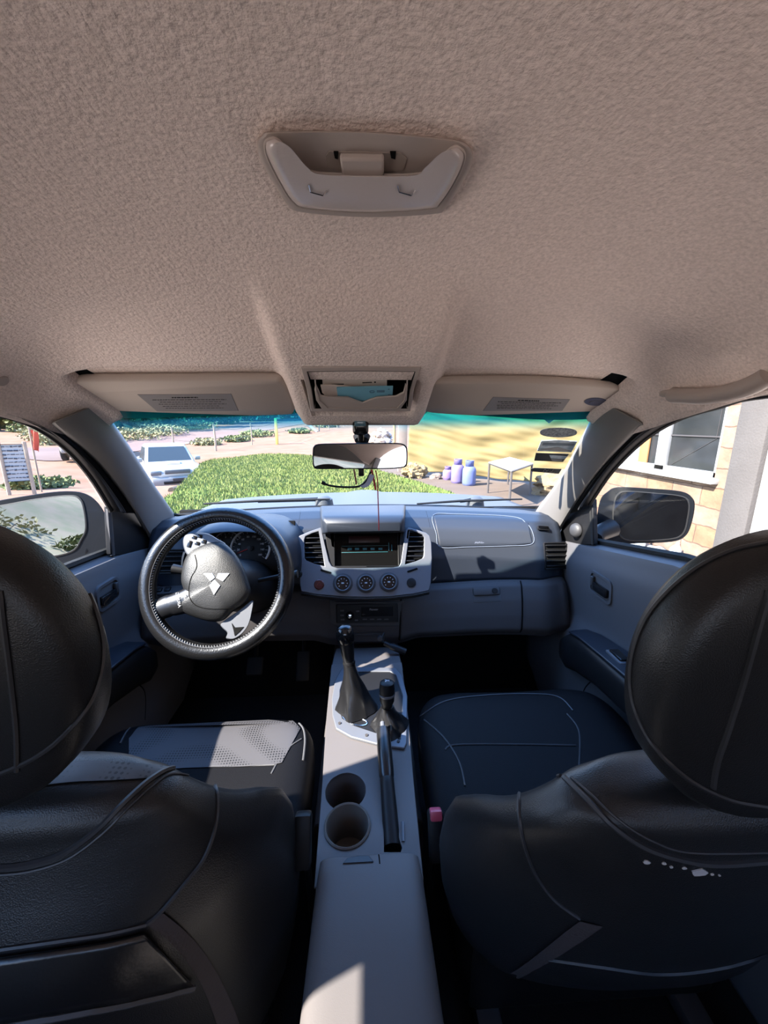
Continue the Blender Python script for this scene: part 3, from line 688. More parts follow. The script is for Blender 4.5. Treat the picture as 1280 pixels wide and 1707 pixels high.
# ---------------------------------------------------------------- steering column and driver side details
wc = P(363, 968, .90); wn = V((0, -math.cos(math.radians(27)), math.sin(math.radians(27))))
wx = V((1, 0, 0)); wy = wn.cross(wx)
m = M(); m.loft([[wc - wn*d + wx*r*math.cos(a)*1.15 + wy*r*math.sin(a) for a in [2*PI*i/24 for i in range(24)]] for d, r in ((.035, .05), (.06, .062), (.16, .075), (.34, .085))])
ob('steering_column', m, BLK, DB)
st = ob('stalk', M().tube([wc-wn*.09+wx*.05, wc-wn*.085+wx*.13+wy*.015, wc-wn*.08+wx*.18+wy*.02], [.006, .006, .011], 10), BLK, DB)
st = ob('stalk', M().tube([wc-wn*.09-wx*.05, wc-wn*.085-wx*.09+wy*.03, wc-wn*.08-wx*.15+wy*.04], [.007, .009, .013], 10), BLK, DB)
ob('stalk_ring', M().tube([wc-wn*.083-wx*.11+wy*.034, wc-wn*.081-wx*.118+wy*.036], .0135, 10), SILVER, st)
q, n, x, y = onN(LB, 285, 985); R = Matrix((x, y, n)).transposed()
sp = ob('switch_panel', M().rbox(q+n*.002, (.10, .03, .012), .004, R), GREY, DB)
for dx in (-.032, -.006): ob('switch', M().rbox(q+x*dx+n*.008, (.018, .016, .010), .003, R), BLK, sp)
q, n, x, y = onN(UB, 290, 945) if UB.ray_cast(V(), ray(290, 945))[0] else (V((-.57, 1.2, -.43)), V((0, -1, .3)), V((1, 0, 0)), V((0, .3, 1)))
# pedals
for px, w_, h_ in ((425, .055, .06), (505, .045, .10)):
    q = P(px, 1110, 1.22); t = T('pedal', 'wide black brake pedal in the driver footwell' if px == 425 else 'narrow black accelerator pedal beside the tunnel', 'pedal', q)
    R = Matrix.Rotation(math.radians(-35), 3, 'X')
    ob('pad', M().rbox(q, (w_, .014, h_), .005, R), RUBBER, t); ob('pedal_arm', M().tube([q+V((0, .01, .0)), q+V((0, .07, .1)), q+V((0, .1, .25))], .007, 6), BLK, t)

# ================================================================ STEERING WHEEL
SW = T('steering_wheel', 'black leather covered steering wheel turned almost upside down', 'steering wheel', wc)
def W(px, py, off=0): return PL(px, py, wc+wn*off, wn)
def Wl(L, off=0, n=6): return [W(p.x, p.y, off) for p in crv([V((x, y, 0)) for x, y in L], n, True)]
RM = .1665
rimp = [wc + (wx*math.cos(2*PI*i/96)+wy*math.sin(2*PI*i/96))*RM for i in range(96)]
m = M(); m.tube(rimp, .0195, 16, True, flat=wn); RB = m.bvh()
ob('rim', m, mat('glossy black rim cover', (.006, .006, .0065), .27, bump=(350, .3, .001, 'voronoi'), spec=.6), SW)
m = M()
for i in range(150):
    a = 2*PI*i/150; d = wx*math.cos(a)+wy*math.sin(a); tg = -wx*math.sin(a)+wy*math.cos(a)
    b_ = wc + d*(RM-.0135) + wn*.0142; m.tube([b_-d*.003-tg*.001+wn*-.0015, b_+d*.002+tg*.0015+wn*.001], .0009, 4)
ob('stitching', m, mat('pale stitching', (.11, .11, .115), .7), SW)
m = M(); m.tube([wc+(wx*math.cos(2*PI*i/96)+wy*math.sin(2*PI*i/96))*(RM-.012)+wn*.0155 for i in range(96)], .0008, 5, True); ob('rim_seam', m, STITCH, SW)
hub = [(322, 915), (345, 905), (368, 903), (388, 918), (404, 942), (414, 968), (418, 990), (405, 1008), (388, 1020), (372, 1034), (350, 1036), (322, 1028), (300, 1018), (296, 1008), (308, 992), (302, 968), (305, 942), (312, 925)]
def hubr(sc, off): return [W(360+(p.x-360)*sc, 970+(p.y-970)*sc, off) for p in crv([V((x, y, 0)) for x, y in hub], 6, True)]
m = M(); m.loft([hubr(.9, -.04), hubr(1.0, -.01), hubr(1.0, .004), hubr(.97, .014), hubr(.92, .020), hubr(.8, .026), hubr(.6, .031), hubr(.35, .034), hubr(.1, .035)]); HB = m.bvh()
hb = ob('hub', m, mat('grained black hub', (.007, .007, .0075), .5, bump=(700, .5, .001, 'voronoi')), SW, ang=60)
ob('hub_seam', seam(HB, [(325, 925), (328, 945), (318, 965), (315, 990), (325, 1008), (350, 1015), (385, 1014)], .0012, 6), SOOT, hb)
# spokes
m = M(); sp1 = [(307, 893), (322, 889), (345, 889), (362, 898), (376, 908), (345, 910), (328, 916), (315, 927), (306, 912)]
m.loft([Wl(sp1, -.012), Wl(sp1, .004), [W(335+(p.x-335)*.95, 903+(p.y-903)*.93, .009) for p in crv([V((a, b, 0)) for a, b in sp1], 6, True)]]); s1 = ob('spoke', m, SILVER, SW, label='silver upper spoke with five buttons')
for px, py, w_, h_ in ((316, 907, .010, .017), (324, 896, .012, .009), (333, 894, .012, .009), (329, 906, .012, .009), (340, 903, .012, .010)):
    ob('button', M().rbox(W(px, py, .009), (w_, h_, .005), .002, Matrix((wx, wy, wn)).transposed() @ Matrix.Rotation(-.25, 3, 'Z')), BLK_GLOSS, s1)
m = M(); a_, b_, c_ = W(268, 1015, -.006), W(290, 1008, .002), W(325, 996, .004); d_ = (a_-c_).normalized(); e_ = wn.cross(d_)
m.loft([[p + e_*r*math.cos(t) + wn*(r*.62)*math.sin(t) for t in [2*PI*i/24 for i in range(24)]] for p, r in ((W(258, 1020, -.004), .024), (a_, .026), (W(281, 1010, .001), .027), (W(284, 1009, .001), .0255), (b_, .027), (W(306, 1003, .003), .029), (c_, .034))]); s2 = ob('spoke', m, LEATHER2, SW, label='black lower left spoke')
for i, s_ in enumerate(('SRS', 'AIRBAG')):
    text('lettering', s_, .0105, W(303-3*i+1, 996+2.5*i+(0), .0222+.0015)+e_*(.0) + d_*(.012*i-.006), e_*-1, d_*-1, mat('spoke text', (.22, .22, .23), .5), s2)
sp3 = [(368, 1040), (380, 1030), (398, 1018), (421, 1001), (420, 1020), (414, 1042), (402, 1058), (388, 1066), (377, 1064), (379, 1055), (371, 1047)]
m = M(); m.loft([Wl(sp3, -.014, 4), Wl(sp3, .004, 4), [W(396+(p.x-396)*.95, 1035+(p.y-1035)*.95, .008) for p in crv([V((a, b, 0)) for a, b in sp3], 4, True)]]); s3 = ob('spoke', m, SILVER, SW, label='silver lower right spoke')
m = M(); m.plate([W(x, y, .0095) for x, y in ((386, 1039), (391, 1046), (406, 1045), (399, 1053), (391, 1060), (389, 1050))], wn, .002); ob('spoke_slot', m, SOOT, s3)
# three-diamond emblem, standing upside down like the wheel
m = M()
hubz = lambda L: [on(HB, x, y, .002) for x, y in L]
for L in (((340, 956), (354, 955.5), (358.5, 963), (351, 969)), ((364, 956), (383, 956), (372, 969.5), (361, 963.5)), ((358, 966.5), (367.5, 976), (357, 992), (349.5, 976))):
    q = hubz(L); n_ = (q[1]-q[0]).cross(q[3]-q[0]).normalized(); n_ = n_ if n_.dot(wn) > 0 else -n_
    m.plate(q, n_, .003)
ob('emblem', m, mat('bright emblem', (.85, .85, .87), .25, metal=.5), hb, bevel=.0006)

# ================================================================ CENTRE CONSOLE
CC = T('center_console', 'grey floor console between the front seats with two cup holders and an armrest', 'center console', (0, .6, -.98))
ZT = -.68
cx = lambda y: .001
hw = lambda y: lerpt([(.2, .083), (.48, .083), (.78, .097), (1.12, .105)], y)
def circ(px, py, r, Z=ZT, n=28): c = PZ(px, py, Z); return c, [c+V((r*math.cos(2*PI*i/n), r*math.sin(2*PI*i/n), 0)) for i in range(n)]
ch1, k1 = circ(576, 1318, .038); ch2, k2 = circ(579, 1376, .040)
# one opening: two circles joined like a figure of eight
def eight():
    a0 = .65; out = []
    ang = math.atan2((ch1-ch2).y, (ch1-ch2).x)
    for i in range(22):
        a = ang+a0+(2*PI-2*a0)*i/21; out.append(ch2+V((.040*math.cos(a), .040*math.sin(a), 0)))
    for i in range(22):
        a = ang+PI+a0+(2*PI-2*a0)*i/21; out.append(ch1+V((.038*math.cos(a), .038*math.sin(a), 0)))
    return out
EI = eight()
top = [V((-hw(y), y, ZT)) for y in (.44, .6, .78, .9, .99)] + [V((hw(y), y, ZT)) for y in (.99, .9, .78, .6, .44)]
slot = [PZ(x, y, ZT) for x, y in ((640, 1360), (652, 1358), (670, 1412), (668, 1420), (640, 1420))]
m = M().plate(top, (0, 0, 1), .004, [EI, slot])
L = [V((-hw(y), y, ZT)) for y in (.44, .6, .78, .9, .99)]
m.grid(5, 4, lambda u, v: L[round(u*4)] + V((-.014*v, 0, -.30*v))); m.grid(5, 4, lambda u, v: V((-L[round(u*4)].x+.014*v, L[round(u*4)].y, ZT-.30*v)))
ob('body', m, CONS, CC, bevel=.004)
m = M(); m.loft([EI, [p+V((0, 0, -.075)) for p in EI]], caps=False); c_ = sum(EI, V())/len(EI); m.plate([p+V((0, 0, -.074)) for p in EI], (0, 0, 1), .003)
ob('cup_holder', m, CONS, CC)
m = M(); m.lathe([(.036, -.004), (.0365, .002), (.0385, .004), (.0405, .002), (.0405, -.004)], ch2, (0, 0, 1), 32, caps=False); m.lathe([(.0365, .0), (.033, -.07), (.0001, -.07)], ch2, (0, 0, 1), 32, caps=False)
ob('cup_ring', m, mat('lighter grey cup insert', (.11, .10, .09), .5), CC, label='lighter grey round cup insert')
ob('slot_lining', M().plate([p+V((0, 0, -.03)) for p in slot], (0, 0, 1), .003), SOOT, CC)
# armrest box
rings = []
for y, zt, h_, w_ in ((.475, -.672, .02, .070), (.468, -.662, .05, .078), (.44, -.657, .09, .081), (.36, -.654, .12, .083), (.2, -.652, .13, .086), (0, -.652, .14, .088), (-.1, -.66, .14, .085)):
    rings.append([V((cx(y)+w_*sq(math.cos(2*PI*k_/40), .38), y, zt-h_/2+h_/2*sq(math.sin(2*PI*k_/40), .32))) for k_ in range(40)])
m = M().loft(rings); ARB = m.bvh(); al = ob('armrest_lid', m, CONS, CC, bevel=.002)
q = [on(ARB, x, y, .002) for x, y in ((571, 1441), (580, 1431), (596, 1428), (615, 1428), (623, 1438))]; q = [p for p in q if p]
if len(q) > 3: ob('lid_latch', M().plate(q, V((0, -.2, 1)), .004), DASH, al, bevel=.001)
ob('lid_seam', seam(ARB, [(631, 1424), (632, 1430), (633, 1440)], .001, 5), SOOT, al)
ob('armrest_base', M().rbox((cx(0), .17, -.85), (.165, .56, .24), .01), GREY_DK, CC)
# tunnel under the dashboard
m = M(); m.loft([[V((-.115, y, -.98)), V((-.112, y, z)), V((-.10, y, z+.012)), V((.10, y, z+.012)), V((.112, y, z)), V((.115, y, -.98))] for y, z in ((.62, -.80), (.95, -.78), (1.1, -.77), (1.22, -.76))]); ob('tunnel', m, CONS, CC, bevel=.004)
m = M(); m.loft([[V((-.105, y, z-.02)), V((-.098, y, z)), V((.098, y, z)), V((.105, y, z-.02))] for y, z in ((.985, -.682), (1.03, -.69), (1.08, -.705), (1.13, -.72))]); ob('front_shroud', m, CONS, CC, solid=.003)
# shift bezel
BZ = [(580, 1111), (568, 1116), (558, 1135), (553, 1165), (554, 1192), (560, 1214), (585, 1228), (640, 1243), (674, 1247), (678, 1238), (679, 1160), (670, 1125), (660, 1113)]
BI = [(588, 1119), (574, 1124), (567, 1150), (566, 1180), (571, 1197), (590, 1209), (635, 1224), (667, 1232), (671, 1160), (660, 1124), (650, 1119)]
bz = [PZ(x, y, ZT+.006) for x, y in BZ]; bi = [PZ(x, y, ZT+.006) for x, y in BI]
m = M().plate(bz, (0, 0, 1), .007, [bi]); bzo = ob('shift_bezel', m, SILVER, CC, bevel=.002)
ob('shift_plate', M().plate([PZ(x, y, ZT+.003) for x, y in BI], (0, 0, 1), .004), BLK, bzo)
for x, y in ((566, 1206), (611, 1226), (664, 1236)): ob('screw', M().lathe([(.0035, 0), (.0035, .002), (.0001, .0022)], PZ(x, y, ZT+.006), (0, 0, 1), 12), GREY, bzo)
m = M(); m.tube(crv([PZ(x, y, ZT+.004) for x, y in ((569, 1183), (600, 1197), (611, 1203), (608, 1209), (590, 1208), (573, 1198))], 6, True), .0016, 6, True); ob('chrome_loop', m, CHROME, bzo)

def boot(base, neck, r0, r1, seg=32, wr=.12, sd=1):
    random.seed(sd); ph = [random.uniform(0, 6) for _ in range(4)]; rings = []
    for i in range(12):
        t = i/11; c_ = base.lerp(neck, t); r = r0*(1-t)**1.4 + r1*(1-(1-t)**1.4)
        rings.append([c_ + V((math.cos(a)*r*(1+wr*(1-t)*math.sin(4*a+ph[0]+3*t)+.07*math.sin(7*a+ph[1]-5*t)*(1-t)), math.sin(a)*r*1.15*(1+wr*(1-t)*math.sin(3*a+ph[2]-2*t)), .004*math.sin(5*a+ph[3]+8*t)*math.sin(PI*t))) for a in [2*PI*k_/seg for k_ in range(seg)]])
    return M().loft(rings)
gb0 = PZ(600, 1178, ZT+.005); gn = P(582, 1106, gb0.y+.015); gt = P(573, 1042, gn.y+.02)
GL = T('gear_lever', 'tall black gear lever with gloss knob and crumpled leather boot', 'gear lever', gb0)
ob('boot', boot(gb0+V((-.008, 0.0, 0)), gn, .045, .014, wr=.16, sd=3), LEATHER2, GL)
gm = gt.lerp(gn, .48); ax = (gt-gn).normalized()
m = M(); Lh = (gt-gn).length; m.lathe([(.013, -.01), (.0135, .0), (.013, .005), (.0155, .02), (.0175, Lh*.5), (.0178, Lh*.55)], gn, ax, 24); ob('grip', m, LEATHER2, GL)
m = M(); m.lathe([(.018, Lh*.54), (.0205, Lh*.6), (.022, Lh*.75), (.0205, Lh*.9), (.015, Lh*.98), (.006, Lh*1.01), (.0001, Lh*1.012)], gn, ax, 24); kn = ob('knob', m, BLK_GLOSS, GL)
ob('collar', M().lathe([(.0148, -.002), (.0155, .002), (.0148, .006)], gn, ax, 20), BLK, GL)
tb0 = PZ(650, 1208, ZT+.005); tn = P(645, 1176, tb0.y+.0); tt = P(645, 1150, tb0.y+.005)
TL = T('transfer_lever', 'short black four wheel drive lever with silver ringed round knob', 'gear lever', tb0)
ob('boot', boot(tb0, tn, .040, .014, sd=8), LEATHER2, TL)
ax = (tt-tn).normalized(); Lh = (tt-tn).length+.02
m = M(); m.lathe([(.012, -.01), (.013, .004), (.0165, .012), (.0175, Lh*.75), (.016, Lh*.95), (.012, Lh), (.0001, Lh+.001)], tn, ax, 24); kn = ob('knob', m, BLK, TL)
m = M(); m.lathe([(.0176, Lh*.42), (.0184, Lh*.45), (.0184, Lh*.5), (.0176, Lh*.53)], tn, ax, 24, caps=False); ob('knob_ring', m, SILVER, kn)
text('lettering', '2H', .009, tt+ax*.0215, (1, 0, 0), (0, 1, .2), GPR, kn)
hb0 = PZ(654, 1412, ZT-.01); ht = P(638, 1213, .70)
HBk = T('handbrake', 'long black handbrake lever lying beside the cup holders', 'handbrake', hb0)
a = hb0; d = ht-hb0
m = M(); m.tube([a+d*t for t in (0, .05, .3, .45, .5, .52)], [.0145, .0145, .014, .0135, .0135, .012], 14); ob('lever', m, BLK, HBk)
m = M(); m.tube([a+d*t for t in (.5, .53, .75, .93, .985, 1.0)], [.0125, .0148, .0150, .0145, .0125, .007], 14); ob('grip', m, LEATHER2, HBk)
m = M(); m.tube([ht-d*.01, ht+d.normalized()*.012], [.0055, .005], 10); ob('release_button', m, SILVER, HBk)
m = M(); m.tube([a+V((.018, .0, .01)), a+V((.02, .03, .013))], .003, 6); ob('slot_edge', m, SILVER, HBk)

# ================================================================ SEATS
PERF = mat('perforated black leather', (.02, .02, .024), .5, spec=.4)
t_ = PERF.node_tree; vz = t_.nodes.new('ShaderNodeTexVoronoi'); vz.inputs['Scale'].default_value = 170; vz.inputs['Randomness'].default_value = .0
r_ = t_.nodes.new('ShaderNodeValToRGB'); r_.color_ramp.elements[0].position = .25; r_.color_ramp.elements[1].position = .34; r_.color_ramp.elements[0].color = (.002, .002, .002, 1); r_.color_ramp.elements[1].color = (.048, .046, .05, 1)
tcn = t_.nodes.new('ShaderNodeTexCoord'); t_.links.new(tcn.outputs['Object'], vz.inputs['Vector']); t_.links.new(vz.outputs[0], r_.inputs[0]); t_.links.new(r_.outputs[0], t_.nodes['Principled BSDF'].inputs['Base Color'])
def seatback(cxs, dy, low=1, bul=0):
    # rows: z, half width, y of the back face, thickness, bolster wrap, roundness
    rows = [(-.342, .02, .30, .02, 0), (-.345, .08, .288, .045, 0), (-.352, .125, .275, .07, .0), (-.368, .16, .265, .085, .005), (-.40, .186, .262, .09, .03), (-.44, .208, .265, .095, .06), (-.475, .228, .27, .10, .085), (-.51, .243, .275, .105, .095), (-.56, .251, .283, .11, .095), (-.62, .256, .298, .11, .085), (-.67, .252, .312, .11, .07), (-.70, .240, .325, .105, .05), (-.72, .215, .338, .09, .025), (-.73, .18, .35, .07, 0)]
    zz = [r[0] for r in rows]; N = 45; rings = []; K = 56
    for i in range(N):
        s_ = i/(N-1)*(len(rows)-1); k = min(int(s_), len(rows)-2); t = s_-k
        z, w_, yb, th, wr = [a+(b-a)*t for a, b in zip(rows[k], rows[k+1])]
        if z < -.56: z = -.56+(z+.56)*low
        ring = []
        for j in range(K):
            a = 2*PI*j/K; cx_, sx2 = math.cos(a), math.sin(a)
            x = w_*sq(cx_, .72); y = yb+th/2+th/2*sq(sx2, .72)
            e_ = (abs(x)/.25)**3
            y += wr*e_ + dy - (bul*(1-ss(-.52, -.37, z))*(1 if sx2 < 0 else 0)*(1-.55*e_)); zz_ = z + .004*math.sin(9*x+5*z)
            ring.append(V((cxs+x, y, zz_)))
        rings.append(ring)
    return M().loft(rings)
def cushion(cxs, y0, y1, zt, hwid):
    def fn(a, b):
        ca, sa, cb, sb = math.cos(a), math.sin(a), math.cos(b), math.sin(b)
        x = hwid*sq(ca, .45)*sq(cb, .3); y = (y1-y0)/2*sq(sa, .42)*sq(cb, .3); z = .07*sq(sb, .5)
        if z > 0: z -= .016*(1-min(1, (abs(x)/(hwid*.8)))**2)*.8
        yy = (y0+y1)/2+y
        return V((cxs+x, yy, zt-.07+z - .03*(1-(yy-y0)/(y1-y0))))
    nu, nv = 64, 28
    return M().loft([[fn(2*PI*i/nu, -PI/2+PI*(j+.02)/(nv-.96)) for i in range(nu)] for j in range(nv)])
def headrest(cxs, cy, cz, r, th, rz_=.136):
    rings = []
    for o, k in ((-th*.5, .30), (-th*.49, .62), (-th*.44, .85), (-th*.36, .95), (-th*.25, .99), (0, 1.0), (th*.25, .99), (th*.38, .94), (th*.46, .82), (th*.5, .6), (th*.5, .3)):
        rings.append([V((cxs+r*k*sq(math.cos(a), .93), cy+o-.02*math.cos(a)**2*(1 if o < 0 else .3)*0 + (.012*(1-k)), cz+rz_*k*sq(math.sin(a), .93))) for a in [2*PI*i/64 for i in range(64)]])
    return M().loft(rings)
def seat(name_l, cxs, dy, zf, y1, hy, hz, hx_):
    t = T('car_seat', name_l, 'car seat', (cxs, .45, -.98), 'front seats')
    bm_ = seatback(cxs, dy, 1.6 if cxs < 0 else 1.08, .065 if cxs < 0 else .0); o1 = ob('backrest', bm_, LEATHER, t, ang=80)
    cm_ = cushion(cxs, .44+dy, y1, zf, .247); o2 = ob('seat_cushion', cm_, LEATHERC, t, ang=80)
    hm = headrest(hx_, hy, hz, .133, .07); o3 = ob('headrest', hm, LEATHER, t, ang=80)
    m = M(); m.rbox((cxs, .62, -.85), (.42, .42, .16), .02); ob('seat_base', m, BLK, t)
    m = M()
    for s_ in (-1, 1): m.rbox((cxs+s_*.17, .5, -.955), (.04, .75, .03), .004)
    ob('seat_rail', m, GREY_DK, t)
    return t, o1, bm_.bvh(), o2, cm_.bvh(), o3, hm.bvh()
s1, sb1, BB1, sc1, CB1, sh1, HB1 = seat('black leather driver seat behind the steering wheel', -.365, .03, -.672, .815, .31, -.205, -.368)
s2, sb2, BB2, sc2, CB2, sh2, HB2 = seat('black leather passenger seat with scuffed top edge', .362, .0, -.645, .855, .285, -.222, .372)

# seams on the passenger seat
def stitchline(par, b, L, r=.0022, off=.0005, name='seam', mt=None):
    return ob(name, seam(b, L, r, 10, off), mt or STITCH_DK, par)
stitchline(sb2, BB2, [(805, 1298), (840, 1302), (866, 1318), (900, 1303), (935, 1294)])
stitchline(sb2, BB2, [(866, 1318), (866, 1360), (875, 1410), (895, 1460), (925, 1500), (966, 1530)])
stitchline(sb2, BB2, [(940, 1296), (975, 1330), (1020, 1375), (1075, 1412), (1140, 1433), (1200, 1440), (1285, 1434)], .003)
stitchline(sb2, BB2, [(952, 1296), (985, 1325), (1030, 1366), (1085, 1400), (1150, 1420), (1285, 1420)], .0014)
stitchline(sb2, BB2, [(915, 1598), (1000, 1610), (1100, 1622), (1200, 1612), (1285, 1588)], .0025)
ob('zip_strip', patch(BB2, [(966, 1532), (935, 1556), (880, 1600), (832, 1632)], [(1004, 1541), (960, 1572), (905, 1606), (852, 1635)], 20, 5, .002), ZIP, sb2, label='brown zip tape strip')
m = M()
for px, py, r in ((1077, 1436, 5), (1106, 1438, 3), (1118, 1444, 2.5), (1140, 1446, 3), (1165, 1453, 11), (1186, 1456, 2.5), (1198, 1458, 2)):
    q, n, x, y = onN(BB2, px, py); rr = r/640*q.dot(FWD); random.seed(px)
    m.plate([q+n*.0012+(x*math.cos(a)*1.2+y*math.sin(a)*.8)*rr*random.uniform(.8, 1.15) for a in [2*PI*i/9 for i in range(9)]], n, .001)
ob('scuff_mark', m, mat('pale worn backing', (.36, .33, .32), .9), sb2, label='pale scuffed patches along the seam')
stitchline(sh2, HB2, [(1280, 905), (1225, 917), (1170, 942), (1120, 980), (1078, 1030), (1055, 1090), (1052, 1150), (1068, 1205), (1100, 1255), (1150, 1300), (1215, 1332), (1285, 1345)], .002)
stitchline(sh2, HB2, [(1281, 985), (1262, 1050), (1240, 1130), (1215, 1210), (1195, 1270), (1188, 1312)], .0025)
stitchline(sc2, CB2, [(742, 1250), (760, 1242), (850, 1241), (960, 1243)], .0018)
stitchline(sc2, CB2, [(707, 1200), (740, 1230), (765, 1270), (775, 1310)], .0018)
stitchline(sc2, CB2, [(945, 1190), (965, 1220), (965, 1280)], .0018)
stitchline(sc2, CB2, [(700, 1195), (740, 1170), (800, 1160), (880, 1157), (930, 1162), (955, 1185)], .002)
# seams on the driver seat
stitchline(sb1, BB1, [(352, 1296), (325, 1284), (285, 1282), (250, 1300), (210, 1335), (165, 1380), (110, 1420), (50, 1440), (-5, 1447)], .003)
stitchline(sb1, BB1, [(345, 1303), (290, 1290), (255, 1310), (215, 1346), (168, 1392), (112, 1432), (50, 1452), (-5, 1458)], .0014)
stitchline(sb1, BB1, [(354, 1298), (362, 1330), (358, 1380), (340, 1430), (310, 1470), (268, 1520), (245, 1540)])
ob('zip_strip', patch(BB1, [(246, 1538), (290, 1575), (330, 1630), (352, 1680), (362, 1710)], [(272, 1520), (318, 1560), (355, 1610), (385, 1670), (400, 1710)], 24, 5, .002), ZIP, sb1, label='brown zip tape strip')
stitchline(sb1, BB1, [(-5, 1583), (100, 1568), (180, 1556), (244, 1541)], .002)
pk = patch(BB1, [(-10, 1592), (100, 1576), (180, 1564), (240, 1550)], [(-10, 1695), (120, 1672), (230, 1652), (318, 1634)], 24, 10, .005)
pko = ob('seat_pocket', pk, LEATHER2, sb1, solid=.003)
m = seam(BB1, [(-10, 1700), (120, 1676), (230, 1656), (320, 1637)], .003, 10, .006); ob('pocket_piping', m, STITCH, pko)
stitchline(sh1, HB1, [(0, 873), (50, 893), (105, 935), (145, 985), (168, 1050), (170, 1110), (150, 1170), (110, 1222), (60, 1262), (0, 1290)], .002)
stitchline(sh1, HB1, [(1, 985), (10, 1060), (20, 1140), (28, 1220), (29, 1285)], .002)
ob('perforated_insert', patch(CB1, [(215, 1232), (250, 1200), (330, 1193), (420, 1192), (478, 1198), (500, 1215)], [(215, 1300), (280, 1284), (340, 1280), (400, 1279), (455, 1275), (470, 1272)], 36, 12, .002), PERF, sc1)
stitchline(sc1, CB1, [(200, 1240), (225, 1208), (300, 1191), (400, 1189), (470, 1193), (500, 1208), (508, 1230), (505, 1268)], .0022, mt=STITCH)
stitchline(sc1, CB1, [(330, 1278), (400, 1277), (458, 1275)], .0018, mt=STITCH)
stitchline(sc1, CB1, [(502, 1232), (482, 1246), (466, 1265), (452, 1290)], .0018, mt=STITCH)
ob('perforated_top', patch(BB1, [(66, 1290), (120, 1272), (200, 1272), (285, 1280)], [(60, 1312), (120, 1305), (190, 1302), (248, 1298)], 24, 6, .0015), PERF, sb1)
# seat belt buckles between seats and console
for nm, lab, px, py, Y, colr in (('seat_belt_buckle', 'black belt buckle on a stalk beside the driver seat', 505, 1400, .47, BLK), ('seat_belt_buckle', 'belt buckle with pink red button beside the passenger seat', 727, 1392, .50, BLK)):
    q = P(px, py, Y); t = T(nm, lab, 'seat belt buckle', q-V((0, 0, .12)))
    R = Matrix.Rotation(math.radians(-25), 3, 'X')
    bo = ob('body', M().rbox(q, (.026, .020, .075), .005, R), colr, t); ob('stalk', M().tube([q-V((0, -.01, .03)), q-V((0, -.03, .12)), q-V((0, -.05, .3))], .006, 8), BLK, t)
    if px > 600: ob('release_button', M().rbox(q+R@V((0, -.005, .033)), (.020, .016, .016), .003, R), mat('red release button', (.42, .06, .10), .4), t)
# rear bench
RS = T('rear_seat', 'black rear bench seat at the back of the cabin', 'rear seat', (0, -.8, -.98))
ob('seat_cushion', M().rbox((0, -.66, -.72), (1.28, .5, .18), .06, seg=4), LEATHER, RS); ob('backrest', M().rbox((0, -.98, -.42), (1.28, .18, .6), .07, Matrix.Rotation(.15, 3, 'X'), seg=4), LEATHER, RS)

# ================================================================ MIRROR, CAMERA, HANGING THINGS, STICKERS
mc = P(600, 760, .95); mn = (V((-.12, 0, 0)) - mc).normalized() + V((-.06, -.1, 0)); mn.normalize()
RM_ = T('rear_view_mirror', 'black framed rear view mirror under the roof bin', 'rear view mirror', mc)
def MP(px, py, off=0): return PL(px, py, mc+mn*off, mn)
MO = [(521, 752), (523, 744), (531, 740), (560, 739), (640, 738), (668, 739), (677, 744), (679, 752), (679, 770), (677, 777), (670, 780), (640, 782), (570, 782), (530, 782), (523, 779), (521, 772)]
mo = [V((x, y, 0)) for x, y in MO]; mo = crv(mo, 4, True)
def mr_(s, off): return [MP(600+(p.x-600)*(1-(1-s)*.3), 760+(p.y-760)*s, off) for p in mo]
m = M(); m.loft([mr_(.6, -.03), mr_(.9, -.022), mr_(1, -.006), mr_(1, .003), mr_(.96, .004), mr_(.93, .002)]); ob('frame', m, BLK, RM_, ang=50)
ob('mirror_glass', M().plate(mr_(.91, .0035), mn, .001), MIRROR, RM_)
h = WBV.ray_cast(V(), ray(603, 728))[0]
m = M(); m.tube(crv([mc-mn*.028, mc-mn*.05+V((0, 0, .02)), h], 6), [.011]*12+[.014], 10); m.lathe([(.022, 0), (.018, .012), (.008, .014)], h, (0, -.7, -1), 18); ob('mount', m, BLK, RM_)
m = M(); m.rbox(MP(602, 787, -.012), (.014, .012, .02), .003); ob('dimmer_tab', m, BLK, RM_)
h2 = WBV.ray_cast(V(), ray(601, 702))[0]
dcq = P(601, 710, h2.y-.035)
DCm = T('dash_camera', 'small black dashboard camera stuck to the glass above the mirror', 'dash camera', dcq)
m = M(); m.rbox(dcq, (.036, .026, .040), .009, seg=3); ob('body', m, BLK_GLOSS, DCm)
m = M(); m.rbox(dcq+V((-.001, -.0135, .007)), (.025, .002, .015), .001); ob('screen', m, mat('blue grey screen', (.10, .20, .26), .1), DCm)
m = M(); m.tube([dcq, h2], .008, 8); m.tube([dcq-V((0, 0, .018)), dcq-V((0, -.01, .032))], .007, 8); m.lathe([(.016, 0), (.013, .006), (.0001, .006)], h2, (0, -.7, -1), 16); ob('mount', m, BLK, DCm)
